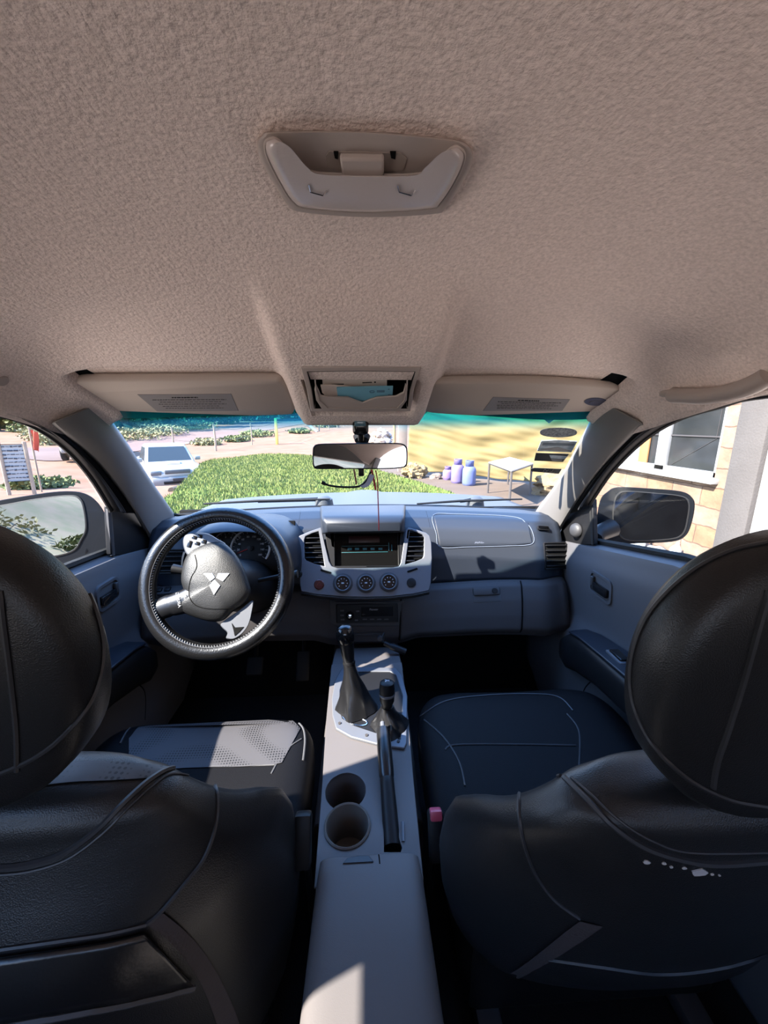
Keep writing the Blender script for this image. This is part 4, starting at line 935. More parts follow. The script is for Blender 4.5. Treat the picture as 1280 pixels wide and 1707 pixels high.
# things tied to the mirror
RED = mat('red ribbon', (.42, .03, .035), .6)
yR = .94
def MH(px, py, dy=0): return P(px, py, yR+dy)
t = tag(ob('red_string', M().tube(crv([MH(626, 784), MH(629, 800), MH(630, 830), MH(631, 860), MH(631.5, 884)], 6), .0014, 6), RED, org=MH(626, 784)), 'long thin red string hanging from the mirror down to the dashboard', 'string')
def ribbon(name, lab, pix, wd, mt):
    pp = crv([MH(x, y, .006) for x, y in pix], 6); c = pp[0]
    m = M(); m.loft([[p+V((-wd/2, 0, 0)), p+V((wd/2, -.002, .001)), p+V((wd/2, .001, .001)), p+V((-wd/2, .003, 0))] for p in pp]); return tag(ob(name, m, mt, org=c), lab, 'ribbon')
ribbon('ribbon', 'short red ribbon hanging below the mirror next to the string', [(619, 783), (622, 795), (626, 817)], .005, RED)
ribbon('ribbon', 'thin brown ribbon below the mirror left of the lanyard', [(590, 783), (592, 795), (594, 808)], .004, mat('brown ribbon', (.20, .06, .05), .7))
LY = T('lanyard', 'black curved cord with blue and white cloth end under the mirror', 'lanyard', MH(600, 810))
m = M(); m.tube(crv([MH(536, 804), MH(548, 809), MH(565, 811.5), MH(585, 812), (MH(600, 810)), MH(611, 800), MH(618, 786)], 6), [.0045]*4+[.0026]*33, 8); ob('cord', m, BLK, LY)
m = M(); L1 = crv([MH(602, 811, -.004), MH(612, 805, -.004), MH(619, 790, -.004)], 6); m.loft([[p+V((-.004, 0, 0)), p+V((.007, .0, -.004)), p+V((.007, .002, -.004)), p+V((-.004, .002, 0))] for p in L1]); ob('cloth_end', m, mat('blue white cloth', (.40, .45, .62), .7), LY)
m = M(); m.tube([MH(585, 784), MH(583, 800), MH(581, 812)], .0007, 5); ob('thread', m, mat('brown thread', (.25, .15, .10), .8), LY)
# stickers on the windscreen corner
def wsh(x, y):
    h_ = WBV.ray_cast(V(), ray(x, y))
    return h_[0] if h_[0] is not None else WBV.find_nearest(WS(x, y))[0]
def sticker(name, lab, L, mt, extra=None):
    pl = [wsh(x, y)-WSN*.002 for x, y in L]; c = sum(pl, V())/len(pl)
    t = T(name, lab, 'sticker', c); ob('sheet', M().plate(pl, -WSN, .0006), mt, t)
    for (a, L2, m2) in (extra or []):
        p2 = [wsh(x, y)-WSN*.0028 for x, y in L2]
        if len(L2) > 2: ob(a, M().plate(p2, -WSN, .0005), m2, t)
        else: ob(a, M().tube(p2, .0008, 4), m2, t)
GSK = mat('mottled grey sticker', (.13, .15, .17), .5, var=(180, (.30, .33, .35), .1)); BSK = mat('pale blue sticker', (.32, .43, .50), .5, var=(60, (.55, .62, .68), .12))
sticker('windscreen_sticker', 'mottled grey oval sticker at the top of the windscreen corner', [(930.5+31*math.cos(a), 720+8*sq(math.sin(a), .8)) for a in [2*PI*i/28 for i in range(28)]], GSK)
sticker('windscreen_sticker', 'pale blue picture sticker between oval and black one', [(902, 734), (925, 732.5), (962, 735), (952, 753), (925, 752), (895, 751)], BSK, [('print', [(897, 748), (930, 744), (951, 750), (940, 751.5)], WHITE), ('print', [(905, 737), (958, 738), (955, 742), (903, 741)], mat('grey print', (.16, .20, .24), .5))])
sticker('windscreen_sticker', 'black and blue sticker below the pale blue one', [(893, 754), (948, 756), (938, 769), (890, 767)], mat('dark sticker', (.012, .012, .014), .4), [('print', [(915, 757), (946, 759), (941, 764), (918, 763)], BSK), ('print', [(918, 764), (937, 765), (936, 767), (920, 767)], WHITE)])
sticker('windscreen_sticker', 'black strip sticker with white script, lowest in the corner', [(884, 781), (890, 779), (936, 781), (931, 789), (886, 785)], mat('black sticker', (.01, .01, .012), .4), [('lettering', [(905, 784), (908, 780.5)], WHITE), ('lettering', [(908, 780.5), (911, 784)], WHITE), ('lettering', [(911, 784), (914, 782)], WHITE), ('lettering', [(916, 785), (918, 781.5)], WHITE), ('lettering', [(918, 785), (922, 781.5)], WHITE), ('lettering', [(904, 785), (924, 786)], WHITE)])

# ================================================================ OUTSIDE OF THE CAR
def hoodz(x, y): return -.375 - .03*(x/.8)**2 - .055*((y-1.5)/1.0) - .10*ss(2.3, 2.65, y)**2
ob('hood', M().grid(40, 30, lambda u, v: V((-.85+1.7*u, 1.53+1.12*v-.10*((2*u-1)**2)*(1-v), hoodz(-.85+1.7*u, 1.53+1.12*v)+.014*(1-ss(.05, .12, abs(2*u-1))) ))), HOODP, kind='structure', solid=.01, off=-1)
ob('cowl', M().grid(30, 5, lambda u, v: V((-.70+1.4*u, ybase(-.7+1.4*u)-.0+.10*v, -.333-.02*math.sin(PI*v)))), BLK, kind='structure', solid=.01)
for (x0_, x1_, lab) in ((300, 560, 'black wiper arm and blade on the driver side of the windscreen'), (655, 880, 'black wiper arm and blade on the passenger side of the windscreen')):
    a = P(x1_, 832, 1.56); b = P(x0_, 845, 1.40)
    t = T('windscreen_wiper', lab, 'wiper', P(x1_-20, 835, 1.55)); off = V((0, .05, .012))
    a = P(x1_-15, 833, 1.555); b = P(x0_+110, 838, 1.53)
    ob('blade', M().tube([P(x0_+40, 840, 1.52), P((x0_+x1_)/2, 835, 1.55), P(x1_-10, 832, 1.57)], [.004, .006, .004], 6), RUBBER, t)
    q = P(540 if x0_ == 300 else 792, 832, 1.60); ob('pivot_cap', M().lathe([(.04, -.03), (.035, .0), (.02, .012), (.0001, .014)], q, (0, 0, 1), 20), HOODP, t)
    ob('arm', M().tube([q, P((x0_+x1_)/2, 836, 1.565)], [.009, .006], 8), BLK, t)

def side_mirror(lab, hp, gp, plane_p, n, gl, glmat, stalk):
    t = T('side_mirror', lab, 'side mirror', plane_p)
    n = V(n).normalized()
    def Q(L, s, off):
        c_ = sum((V((x, y, 0)) for x, y in L), V())/len(L); return [PL(c_.x+(p.x-c_.x)*s, c_.y+(p.y-c_.y)*s, plane_p+n*off, n) for p in crv([V((x, y, 0)) for x, y in L], 5, True)]
    m = M(); m.loft([Q(hp, .45, -.13), Q(hp, .72, -.115), Q(hp, .90, -.08), Q(hp, .98, -.04), Q(hp, 1, -.01), Q(hp, 1, 0), Q(hp, .985, .004)], caps=True); ob('housing', m, CARBLK, t, ang=50)
    m = M(); m.loft([Q(gp, 1.02, -.006), Q(gp, 1.02, .006), Q(gp, .985, .007), Q(gp, .97, .004)], caps=False); ob('bezel', m, RUBBER, t)
    ob('mirror_glass', M().plate(Q(gp, .98, .0055), n, .002), glmat, t)
    m = M(); m.tube(stalk, [.03, .026, .03], 10); ob('mount', m, BLK, t)
    return t, Q
Rm = P(1075, 857, 1.13)
side_mirror('black side mirror outside the passenger window, by the stone wall', [(1000, 835), (1012, 820), (1030, 812), (1080, 814), (1135, 819), (1154, 830), (1158, 845), (1152, 875), (1142, 894), (1120, 903), (1060, 906), (1000, 906), (993, 880)], [(1024, 838), (1030, 824), (1045, 819), (1090, 822), (1135, 827), (1148, 838), (1146, 865), (1138, 890), (1115, 899), (1050, 901), (1030, 888), (1022, 868)], Rm, (-.47, -1, .0), None, MIRROR_DK, [PX(988, 900, .70), PX(995, 890, .73), P(1020, 880, 1.15)])
Lm = P(95, 890, 1.06)
side_mirror('black side mirror outside the driver window, reflecting scrub', [(-60, 850), (-20, 838), (40, 827), (100, 819), (140, 822), (165, 840), (180, 870), (183, 905), (176, 930), (150, 940), (112, 948), (60, 950), (-40, 950)], [(-50, 850), (0, 843), (60, 832), (115, 826), (133, 832), (140, 850), (143, 880), (136, 898), (118, 920), (60, 930), (-40, 925)], Lm, (.06, -1, .13), None, MIRROR, [PX(186, 930, -.71), PX(180, 920, -.74), P(150, 915, 1.08)])
# sunlit ground, plants and masonry outside
def sc3(c, k=0.70): return tuple(x*k for x in c)
mat_in = mat
def mat(name, col, rough=.5, **k):
    if 'var' in k and k['var']: k['var'] = (k['var'][0], sc3(k['var'][1])) + tuple(k['var'][2:])
    return mat_in(name, sc3(col), rough, **k)
# ================================================================ OUTSIDE
G0 = -1.42
def gz(x, y):
    z = G0
    z -= .66*math.exp(-(((x+7.2)/4.2)**2+((y-13.6)/3.2)**2))
    r = math.hypot(x, y)
    if y > 26: z += .05*(y-26) + .0006*(y-26)**2
    if x < -14 and y > 0: z += .028*(-14-x)
    z += .03*noise.noise(V((x*.35, y*.35, 0)))
    return z
def G(px, py, lo=2, hi=150):                                    # where the line of sight meets the ground
    d = ray(px, py); p = None; y = lo
    while y < hi:
        q = d*(y/d.y)
        if q.z < gz(q.x, q.y): return q
        y *= 1.01
    return d*(hi/d.y)
DIRT = mat('pinkish dirt', (.20, .108, .068), .95, var=(1.2, (.25, .155, .11), .25), spec=.1)
DIRT2 = mat('grey mauve road dirt', (.185, .135, .12), .95, var=(.5, (.15, .108, .098), .2), spec=.1)
CONC = mat('pale pinkish paving', (.14, .105, .082), .9, var=(2, (.12, .09, .07), .2), spec=.2)
def gfn(u, v):
    y = 1.3+ (v**1.8)*112; x = (-1+2*u)*(.4+1.15*y) ; return V((x, y, gz(x, y)))
ob('ground', M().grid(110, 130, gfn), DIRT, kind='structure')
ob('path_side', M().grid(8, 20, lambda u, v: V((.6+2.8*u, -30+27*v, G0))), DIRT, kind='structure')
# road strip
RN = [(-40, 752), (60, 768), (140, 765), (200, 757), (260, 748), (330, 738), (420, 722), (500, 708), (560, 702)]; RF = [(-40, 744), (60, 748), (140, 743), (200, 735), (260, 727), (330, 717), (420, 705), (500, 697), (560, 694)]
a, b = [G(*q) for q in RN], [G(*q) for q in RF]; a, b = crv(a, 6), crv(b, 6)
def rf(u, v):
    i = round(u*(len(a)-1)); p = a[i].lerp(b[i], v); return V((p.x, p.y, gz(p.x, p.y)+.03))
ob('road', M().grid(len(a), 10, rf), DIRT2, kind='structure')
# lawn
LW = [(255, 842), (300, 815), (345, 796), (390, 778), (430, 763), (460, 760), (520, 764), (590, 775), (640, 790), (690, 805), (745, 822), (775, 836)]
lw = [G(*q) for q in LW]; lw = [lw[0]+V((-.6, -4, 0))] + lw + [lw[-1]+V((.5, -3.5, 0))]
lw = crv(lw, 5)
def inpoly(x, y, P_):
    c = False
    for (p, q) in zip(P_, P_[1:]+P_[:1]):
        if (p.y > y) != (q.y > y) and x < (q.x-p.x)*(y-p.y)/(q.y-p.y)+p.x: c = not c
    return c
LAWN = mat('lawn soil and turf', (.10, .155, .03), .95, var=(3, (.14, .19, .04), .2), spec=.1)
lz = [V((p.x, p.y, max(gz(p.x, p.y), G0-.12)+.05)) for p in lw]
m = M(); m.plate(lz, (0, 0, 1), .5); ob('lawn', m, LAWN, kind='structure')
random.seed(5)
gm_ = M(); bx = (min(p.x for p in lw), max(p.x for p in lw), max(4.5, min(p.y for p in lw)), max(p.y for p in lw)); vs = []; fs = []
def lawnz(x, y): return G0+.05-.12*ss(-2, -5, x)*0
cnt = 0
while cnt < 42000:
    x = random.uniform(bx[0], bx[1]); y = bx[2]+(bx[3]-bx[2])*random.random()**1.3
    if not inpoly(x, y, lz): continue
    cnt += 1; h_ = random.uniform(.03, .075)*(1+.02*y); w_ = random.uniform(.006, .012)*(1+.06*y); an = random.uniform(0, 5.058); lx, ly = random.uniform(-.03, .03), random.uniform(-.03, .03)
    k = len(vs); dx, dy = math.cos(an)*w_, math.sin(an)*w_
    zz = G0+.03
    vs += [(x-dx, y-dy, zz), (x+dx, y+dy, zz), (x+lx, y+ly, zz+h_)]; fs.append((k, k+1, k+2))
GRASS = mat('lawn grass', (.155, .20, .045), .8, var=(1.5, (.235, .25, .085), .25), spec=.2)
me = bpy.data.meshes.new('lawn_grass'); me.from_pydata(vs, [], fs); me.materials.append(GRASS)
o = bpy.data.objects.new('lawn_grass', me); C.objects.link(o); tag(o, 'short bright green lawn in front of the car', 'grass', kind='stuff')
kb_ = [G(x, y) for x, y in ((290, 820), (345, 798), (390, 780), (430, 765))]
ob('kerb', M().tube([p+V((-.05, 0, .03)) for p in crv(kb_, 6)], .07, 8), CONC, kind='structure')
pv = [G(x, y) for x, y in ((600, 768), (660, 785), (700, 800), (800, 803), (880, 808), (960, 815))]
m = M(); pl = [V((p.x, p.y, 0)) for p in pv] + [V((4.6, 5.5, 0)), V((3.1, 3.0, 0)), V((1.8, 3.0, 0))] + [V((p.x+.02, p.y, 0)) for p in reversed(lw[40:-6])]
m.plate([V((2.0, 3, G0+.022)), V((3.4, 3, G0+.022)), V((5.5, 8.4, G0+.022)), V((1.3, 12.5, G0+.022)), V((.2, 13.5, G0+.022))], (0, 0, 1), .05); ob('path', m, CONC, kind='structure')

# stone-clad wall of the house on the passenger side
XW = 3.2
WALLM = bpy.data.materials.new('rough ochre stone cladding'); WALLM.use_nodes = True; t_ = WALLM.node_tree; b_ = t_.nodes['Principled BSDF']; b_.inputs['Roughness'].default_value = .9
tcn = t_.nodes.new('ShaderNodeTexCoord'); mp = t_.nodes.new('ShaderNodeMapping'); mp.inputs['Rotation'].default_value = (0, PI/2, PI/2)
cb = t_.nodes.new('ShaderNodeCombineXYZ'); sp_ = t_.nodes.new('ShaderNodeSeparateXYZ')
nz = t_.nodes.new('ShaderNodeTexNoise'); nz.inputs['Scale'].default_value = 6; nz.inputs['Detail'].default_value = 4
ad = t_.nodes.new('ShaderNodeVectorMath'); ad.operation = 'MULTIPLY_ADD'; ad.inputs[1].default_value = (.05, .05, .05)
bt = t_.nodes.new('ShaderNodeTexBrick'); bt.inputs['Scale'].default_value = 1; bt.inputs['Brick Width'].default_value = .36; bt.inputs['Row Height'].default_value = .185; bt.inputs['Mortar Size'].default_value = .006; bt.offset = .37
bt.inputs['Color1'].default_value = (.20, .118, .064, 1); bt.inputs['Color2'].default_value = (.205, .145, .108, 1); bt.inputs['Mortar'].default_value = (.10, .06, .04, 1)
n2 = t_.nodes.new('ShaderNodeTexNoise'); n2.inputs['Scale'].default_value = 5; n2.inputs['Detail'].default_value = 8
mx = t_.nodes.new('ShaderNodeMix'); mx.data_type = 'RGBA'; mx.blend_type = 'MULTIPLY'; mx.inputs[0].default_value = .6
rr_ = t_.nodes.new('ShaderNodeValToRGB'); rr_.color_ramp.elements[0].position = .35; rr_.color_ramp.elements[1].position = .65; rr_.color_ramp.elements[0].color = (.55, .45, .42, 1); rr_.color_ramp.elements[1].color = (1, 1, 1, 1)
bp_ = t_.nodes.new('ShaderNodeBump'); bp_.inputs['Distance'].default_value = .03; bp_.inputs['Strength'].default_value = .9
Lk = t_.links.new
Lk(tcn.outputs['Object'], sp_.inputs[0]); Lk(sp_.outputs[1], cb.inputs[0]); Lk(sp_.outputs[2], cb.inputs[1]); Lk(tcn.outputs['Object'], nz.inputs['Vector'])
Lk(nz.outputs['Color'], ad.inputs[0]); Lk(cb.outputs[0], ad.inputs[2]); Lk(ad.outputs[0], bt.inputs['Vector']); Lk(tcn.outputs['Object'], n2.inputs['Vector'])
Lk(n2.outputs[0], rr_.inputs[0]); Lk(bt.outputs[0], mx.inputs[6]); Lk(rr_.outputs[0], mx.inputs[7]); Lk(mx.outputs[2], b_.inputs['Base Color']); Lk(n2.outputs[0], bp_.inputs['Height']); Lk(bp_.outputs[0], b_.inputs['Normal'])
PLAST = mat('grey plaster', (.092, .081, .075), .9, var=(4, (.11, .098, .092), .2), bump=(60, .3, .01))
wy0, wy1, wz0, wz1 = PX(1192, 790, XW).y, 8.2, PX(1188, 797, XW).z, 1.0
yc = PX(1228, 780, XW).y
o_ = M(); o_.plate([V((XW, yc, G0-.2)), V((XW, 5.35, G0-.2)), V((XW, 5.35, 1.9)), V((XW, yc, 1.9))], (-1, 0, 0), .25, [[V((XW, wy0, wz0)), V((XW, 5.05, wz0)), V((XW, 5.05, wz1)), V((XW, wy0, wz1))]])
ob('wall_exterior', o_, WALLM, kind='structure')
yd = PX(1268, 780, XW-.06).y
ob('pillar', M().rbox((XW+.06, (yc+yd)/2, .2), (.28, yc-yd, 3.4), .01), PLAST, kind='structure')
ob('door_frame', M().rbox((XW+.02, yd-.12, .2), (.12, .24, 3.4), .01), WHITE, kind='structure')
ob('wall_side', M().rbox((XW+.15, (yd-.24-16)/2, .2), (.2, yd-.24+16, 3.4), .0), PLAST, kind='structure')
hwn = S('window_4', (XW, 4, wz0), 'white framed house window')
m = M()
def wbar(y0_, y1_, z0_, z1_, d=.05, x=XW+.05): m.rbox((x, (y0_+y1_)/2, (z0_+z1_)/2), (d, abs(y1_-y0_), abs(z1_-z0_)), .004)
ym = PX(1100, 740, XW).y
wbar(wy0, wy0+.05, wz0, wz1); wbar(5.0, 5.05, wz0, wz1); wbar(wy0, 5.05, wz0, wz0+.05); wbar(wy0, 5.05, wz1-.05, wz1); wbar(ym-.07, ym+.07, wz0, wz1)
ob('window_frame', m, WHITE, hwn)
m = M(); m.rbox((XW-.02, (wy0+5.05)/2, wz0-.025), (.10, 5.05-wy0+.1, .05), .005); ob('window_sill', m, WHITE, hwn)
gdk = mat('dark house window pane', (.02, .022, .023), .06, spec=.35, var=(2.5, (.04, .042, .044), .2))
m = M(); m.rbox((XW+.07, (wy0+ym)/2, (wz0+wz1)/2), (.01, ym-wy0, wz1-wz0), 0); ob('window_pane', m, gdk, hwn)
m = M(); m.rbox((XW+.07, (5.05+ym)/2, (wz0+wz1)/2), (.01, 5.05-ym, wz1-wz0), 0); ob('window_pane', m, gdk, hwn)
m = M(); zc_ = PX(1150, 727, XW).z; m.rbox((XW+.06, (wy0+5.05)/2, zc_), (.012, 5.05-wy0, .015), .002); m.tube([V((XW+.062, ym-.1, wz0+.05)), V((XW+.062, ym-.6, wz0+.35)), V((XW+.062, ym-.62, wz1))], .003, 5); ob('glazing_bar', m, GREY, hwn)
# boards seen behind the far pane
q = PX(1073, 760, XW+.05); tag(ob('wooden_board', M().rbox(q+V((-.005, 0, -.02)), (.02, .14, .55), .003), mat('orange wood', (.36, .17, .06), .7), org=q), 'upright orange wooden board standing in the house window', 'board')
q = PX(1052, 762, XW+.05); pp = tag(ob('printed_board', M().rbox(q+V((-.003, 0, -.02)), (.015, .30, .40), .003), mat('pale grey board', (.36, .40, .44), .6), org=q), 'pale grey board with white letters in the house window', 'board')
# white plastic sheet and stones at the foot of the wall
random.seed(3)
def shf(u, v):
    y = 2.4+2.2*u; x = 2.3+.86*v; return V((x, y, G0+.06+.05*noise.noise(V((x*3, y*3, 2)))+.03*noise.noise(V((x*9, y*9, 5)))+.04*v))
sheet_o = ob('plastic_sheet', M().grid(60, 30, shf), mat('white plastic sheet', (.24, .255, .26), .5), solid=.02, org=(2.7, 3.4, G0))
tag(sheet_o, 'crumpled white plastic sheet on the ground along the stone wall', 'plastic sheet')
for px, py in ((1120, 933), (1065, 912)):
    q = PZ(px, py, G0+.12); b = tag(ob('plastic_bottle', M().lathe([(.0001, 0), (.045, .0), (.05, .03), (.05, .12), (.03, .16), (.016, .18), (.016, .2), (.0001, .2)], q, (.5, .4, .6), 16), mat('clear white plastic', (.62, .68, .72), .15), org=q), 'clear plastic bottle on the white sheet, ' + ('nearer the seat' if px > 1100 else 'farther under the mirror'), 'bottle')

# tarp hung between a concrete post and the house
ta, tb = V((1.28, 10.95, 0)), V((5.0, 8.25, 0))
TARP = mat('pale yellow tarp', (.19, .145, .062), .8, var=(1.5, (.215, .165, .075), .2), spec=.15)
tn = (tb-ta).normalized(); tnn = V((tn.y, -tn.x, 0))
def tarp(u, v):
    p = ta.lerp(tb, u); ztop = 1.25-.25*math.sin(PI*u)*.5; zbot = G0+.10+.03*math.sin(7*u)
    zb2 = zbot + .12*math.sin(PI*u)*0
    sag = math.sin(PI*u)
    z = ztop+(zbot-ztop)*v
    d = .0
    for k_, (fx, amp) in enumerate(((3.2, .09), (6.7, .05), (13.1, .03))):
        d += amp*math.sin(fx*(z*1.2+1.3*abs(u-.45)*-2.2*(1-v)) + k_*2+u*5)
    nn_ = noise.noise(V((u*4, v*3, 7))); d = d*.25 + .030*math.sin(15*(z-2.4*(u-.42)**2)+2.5*nn_)*(.35+.65*abs(noise.noise(V((u*3, v*2, 1))))) + .02*math.sin(38*(z+.8*u)+3*nn_)*(.2+.8*max(0, noise.noise(V((u*5+3, v*4, 4)))))
    d += .05*math.sin(u*30+v*3)*v**2 + .10*v**2*noise.noise(V((u*6, v*3, 0)))
    # hem gathered forward where it meets the ground
    return p + tnn*(d+.12*v**4) + V((0, 0, z-p.z))
ob_t = ob('yellow_tarp', M().grid(110, 70, tarp), TARP, solid=.006, org=(3, 9.5, G0)); tag(ob_t, 'large pale yellow tarp hung as a wall behind the gas cylinders', 'tarp')
q = G(670, 788); cpp = ob('concrete_post', M().rbox((q.x, q.y, q.z+1.45), (.26, .2, 2.95), .01), mat('grey brown concrete', (.33, .26, .225), .9, var=(3, (.26, .21, .18), .2)), org=q); tag(cpp, 'pale concrete post at the left end of the yellow tarp', 'post')
q = G(657, 775); tag(ob('timber_post', M().tube([q, q+V((0, 0, 2.6))], .05, 8), mat('ochre timber', (.42, .27, .12), .8), org=q), 'thin ochre timber pole just left of the concrete post', 'post')
q = G(690, 797)
def lump(c, r, sd, amp=.35, sx3=1, sz3=.7, n=20):
    random.seed(sd); o_ = V((random.uniform(0, 50), random.uniform(0, 50), random.uniform(0, 50))); rings = []
    for j in range(n):
        th = -PI/2+PI*(j+.2)/(n-.6); ring = []
        for i in range(n):
            ph = 2*PI*i/n; d = V((math.cos(ph)*math.cos(th), math.sin(ph)*math.cos(th), math.sin(th))); k_ = r*(1+amp*noise.noise(d*1.6+o_)+amp*.5*noise.noise(d*4+o_))
            ring.append(V(c)+V((d.x*k_*sx3, d.y*k_, d.z*k_*sz3)))
        rings.append(ring)
    return M().loft(rings)
tag(ob('cloth_bundle', lump(q+V((0, 0, .18)), .30, 4, .5, n=34), mat('brown ochre cloth', (.30, .21, .10), .9, bump=(14, .9, .08)), org=q), 'crumpled brown cloth bundle at the foot of the concrete post', 'cloth bundle')
q = G(905, 815)+V((-.15, -.75, 0))
tag(ob('folded_tarp', lump(q+V((0.1, 0, .2)), .42, 9, .5, 1.2, .6, n=40), mat('tan canvas', (.22, .155, .08), .9, bump=(8, .8, .08)), org=q), 'tan folded canvas heap at the right end of the yellow tarp', 'canvas heap')
def cylinder(px, py, colr, lab, r=.155, hh=.50):
    q = G(px, py); t = T('gas_cylinder', lab, 'gas cylinder', q, 'gas cylinders by the tarp'); mt = mat('cylinder paint', colr, .5, var=(6, tuple(min(1, c*1.25) for c in colr), .2))
    ob('body', M().lathe([(r*.8, 0), (r*.82, .03), (r*.95, .05), (r, .09), (r, hh*.72), (r*.93, hh*.84), (r*.7, hh*.93), (r*.3, hh*.97), (.0001, hh*.97)], q, (0, 0, 1), 24), mt, t)
    m = M(); m.lathe([(r*.6, hh*.92), (r*.62, hh*1.2), (r*.57, hh*1.2), (r*.55, hh*.94)], q, (0, 0, 1), 20, caps=False)
    ob('collar', m, mt, t, solid=.004); ob('valve', M().lathe([(.02, hh*.95), (.02, hh*1.12), (.03, hh*1.13), (.03, hh*1.16), (.0001, hh*1.16)], q, (0, 0, 1), 10), CHROME, t)
    return t
cylinder(781, 811, (.12, .15, .33), 'pale blue gas cylinder, rightmost of the row by the tarp')
cylinder(762, 807, (.17, .135, .31), 'lavender gas cylinder in the middle of the row by the tarp')
cylinder(746, 801, (.2, .14, .32), 'small lilac gas cylinder, half hidden at the left of the row', .13, .30)
q = G(726, 799); tag(ob('stone', lump(q+V((0, 0, .05)), .16, 12, .3), mat('grey brown stone', (.20, .15, .12), .9), org=q), 'flat grey stone between the cloth bundle and the gas cylinders', 'stone')
# table
q1 = G(851, 839); tz = q1.z+.66
TB = T('table', 'white topped metal table standing on the paving before the tarp', 'table', q1)
cA, cB, cC, cD = PZ(853, 784, tz), PZ(814, 770, tz), PZ(848, 765, tz), PZ(889, 772, tz)
cC = cB+cD-cA
m = M(); m.plate([cA, cD, cC, cB], (0, 0, 1), .025); ob('table_top', m, mat('white table top', (.4, .4, .39), .4), TB, bevel=.004)
LEGM = mat('grey brown metal leg', (.10, .085, .08), .5); cc = (cA+cC)/2
for c_ in (cA, cB, cC, cD):
    p = c_.lerp(cc, .05); ob('leg', M().tube([p-V((0, 0, .02)), V((p.x, p.y, q1.z))], .022, 8), LEGM, TB)
m = M(); m.tube([c_.lerp(cc, .05)-V((0, 0, .04)) for c_ in (cA, cB, cC, cD)], .012, 6, True); ob('apron', m, LEGM, TB)

# fence posts and wire
WOOD = mat('weathered fence wood', (.42, .31, .22), .9, var=(8, (.30, .22, .16), .2)); YEL = mat('yellow painted post', (.55, .40, .10), .7)
fp = [(290, 749, 712, .05), (360, 752, 707, .06), (420, 742, 705, .045), (532, 719, 684, .06), (548, 716, 686, .05), (562, 713, 684, .05), (574, 711, 682, .06)]
posts = []
nm = ['leaning grey fence post directly behind the white pickup', 'grey wooden fence post, first to the right of the white pickup', 'grey wooden fence post left of the yellow post', 'fence post left of the dash camera, leftmost of the close row', 'fence post left of the dash camera, second of the close row', 'fence post left of the dash camera, third of the close row', 'fence post left of the dash camera, rightmost of the close row']
for (px, pb, pt, r), lb in zip(fp, nm):
    q = G(px, pb); h_ = (P(px, pt, q.y).z-q.z); t = ob('fence_post', M().tube([q-V((0, 0, .1)), q+V((.02, 0, h_*.5)), q+V((0, 0, h_))], [r, r*.95, r*.85], 8), WOOD, org=q); tag(t, lb, 'fence post', 'fence posts along the road'); posts.append((q, h_))
q = G(462, 741); h_ = P(462, 697, q.y).z-q.z; tag(ob('fence_post', M().rbox(q+V((0, 0, h_/2)), (.17, .17, h_), .02), YEL, org=q), 'thick yellow painted post beside the road', 'fence post'); posts.insert(3, (q, h_))
for fr, lb in ((.85, 'upper wire of the roadside fence'), (.45, 'lower wire of the roadside fence')):
    L_ = [q+V((0, 0, h_*fr)) for q, h_ in posts]; pts = []
    for a_, b_ in zip(L_, L_[1:]): pts += [a_.lerp(b_, k_/6)-V((0, 0, .12*math.sin(PI*k_/6))) for k_ in range(6)]
    tag(ob('fence_wire', M().tube(pts+[L_[-1]], .012, 5), GREY, org=L_[0]), lb, 'fence wire')
q = G(528, 720); tag(ob('white_pipe', M().tube(crv([P(503, 672, q.y), P(505, 690, q.y), P(512, 706, q.y), q], 6), .16, 10), WHITE, org=q), 'white bent pipe rising in the grass left of the fence row', 'pipe')

# sign board at the far left with red flag
qa = G(16, 826); qb = P(53, 800, qa.y*1.02); qb.z = gz(qb.x, qb.y)
SB = T('sign_board', 'white notice board with handwritten lines on two wooden posts by the road', 'sign', qa)
tl, tr_, br, bl = (P(4, 741, qa.y), P(36, 741, qb.y), P(46, 803, qb.y), P(15, 803, qa.y))
tl = V((qa.x, qa.y, tl.z)); bl = V((qa.x, qa.y, bl.z)); tr_ = V((qb.x, qb.y, tl.z)); br = V((qb.x, qb.y, bl.z)); bn_ = (tr_-tl).cross(bl-tl).normalized(); bn_ = bn_ if bn_.y < 0 else -bn_
m = M(); m.plate([bl, br, tr_, tl], bn_, .03); ob('panel', m, mat('white sign paint', (.36, .36, .35), .6), SB)
for a_, z_ in ((tl, tl.z+.05), (tr_, tr_.z+.05)): ob('post', M().tube([V((a_.x, a_.y, qa.z-.1)), V((a_.x, a_.y, z_))], .035, 8), WOOD, SB)
m = M(); random.seed(11)
for k_ in range(9):
    v = .06+.105*k_; u = .08
    while u < .9:
        du = random.uniform(.06, .22); a_ = tl.lerp(tr_, u).lerp(bl.lerp(br, u), v)+bn_*.004; u2 = min(.93, u+du); b_ = tl.lerp(tr_, u2).lerp(bl.lerp(br, u2), v+random.uniform(-.01, .01))+bn_*.004
        m.tube([a_, b_], random.choice((.006, .010, .016)), 5); u = u2+.04
ob('lettering', m, mat('sign ink', (.05, .05, .06), .7), SB)
m = M(); m.tube([tl+bn_*.01, tr_+bn_*.01, br+bn_*.01, bl+bn_*.01], .014, 6, True); ob('frame', m, GREY_DK, SB)
q = G(56, 800); q = V((tr_.x-.05, tr_.y+.25, qb.z)); FL = T('flag', 'red flag on a thin pole standing behind the notice board', 'flag', q); zt = P(32, 711, q.y).z
ob('pole', M().tube([q, V((q.x, q.y, zt))], .018, 8), WOOD, FL)
ob('cloth', M().grid(14, 14, lambda u, v: V((q.x+.02+(.14-.05*v)*u, q.y+.03*math.sin(u*7+v*3), zt-.06-.42*v-.06*u))), mat('red orange cloth', (.55, .07, .03), .8), FL, solid=.004)

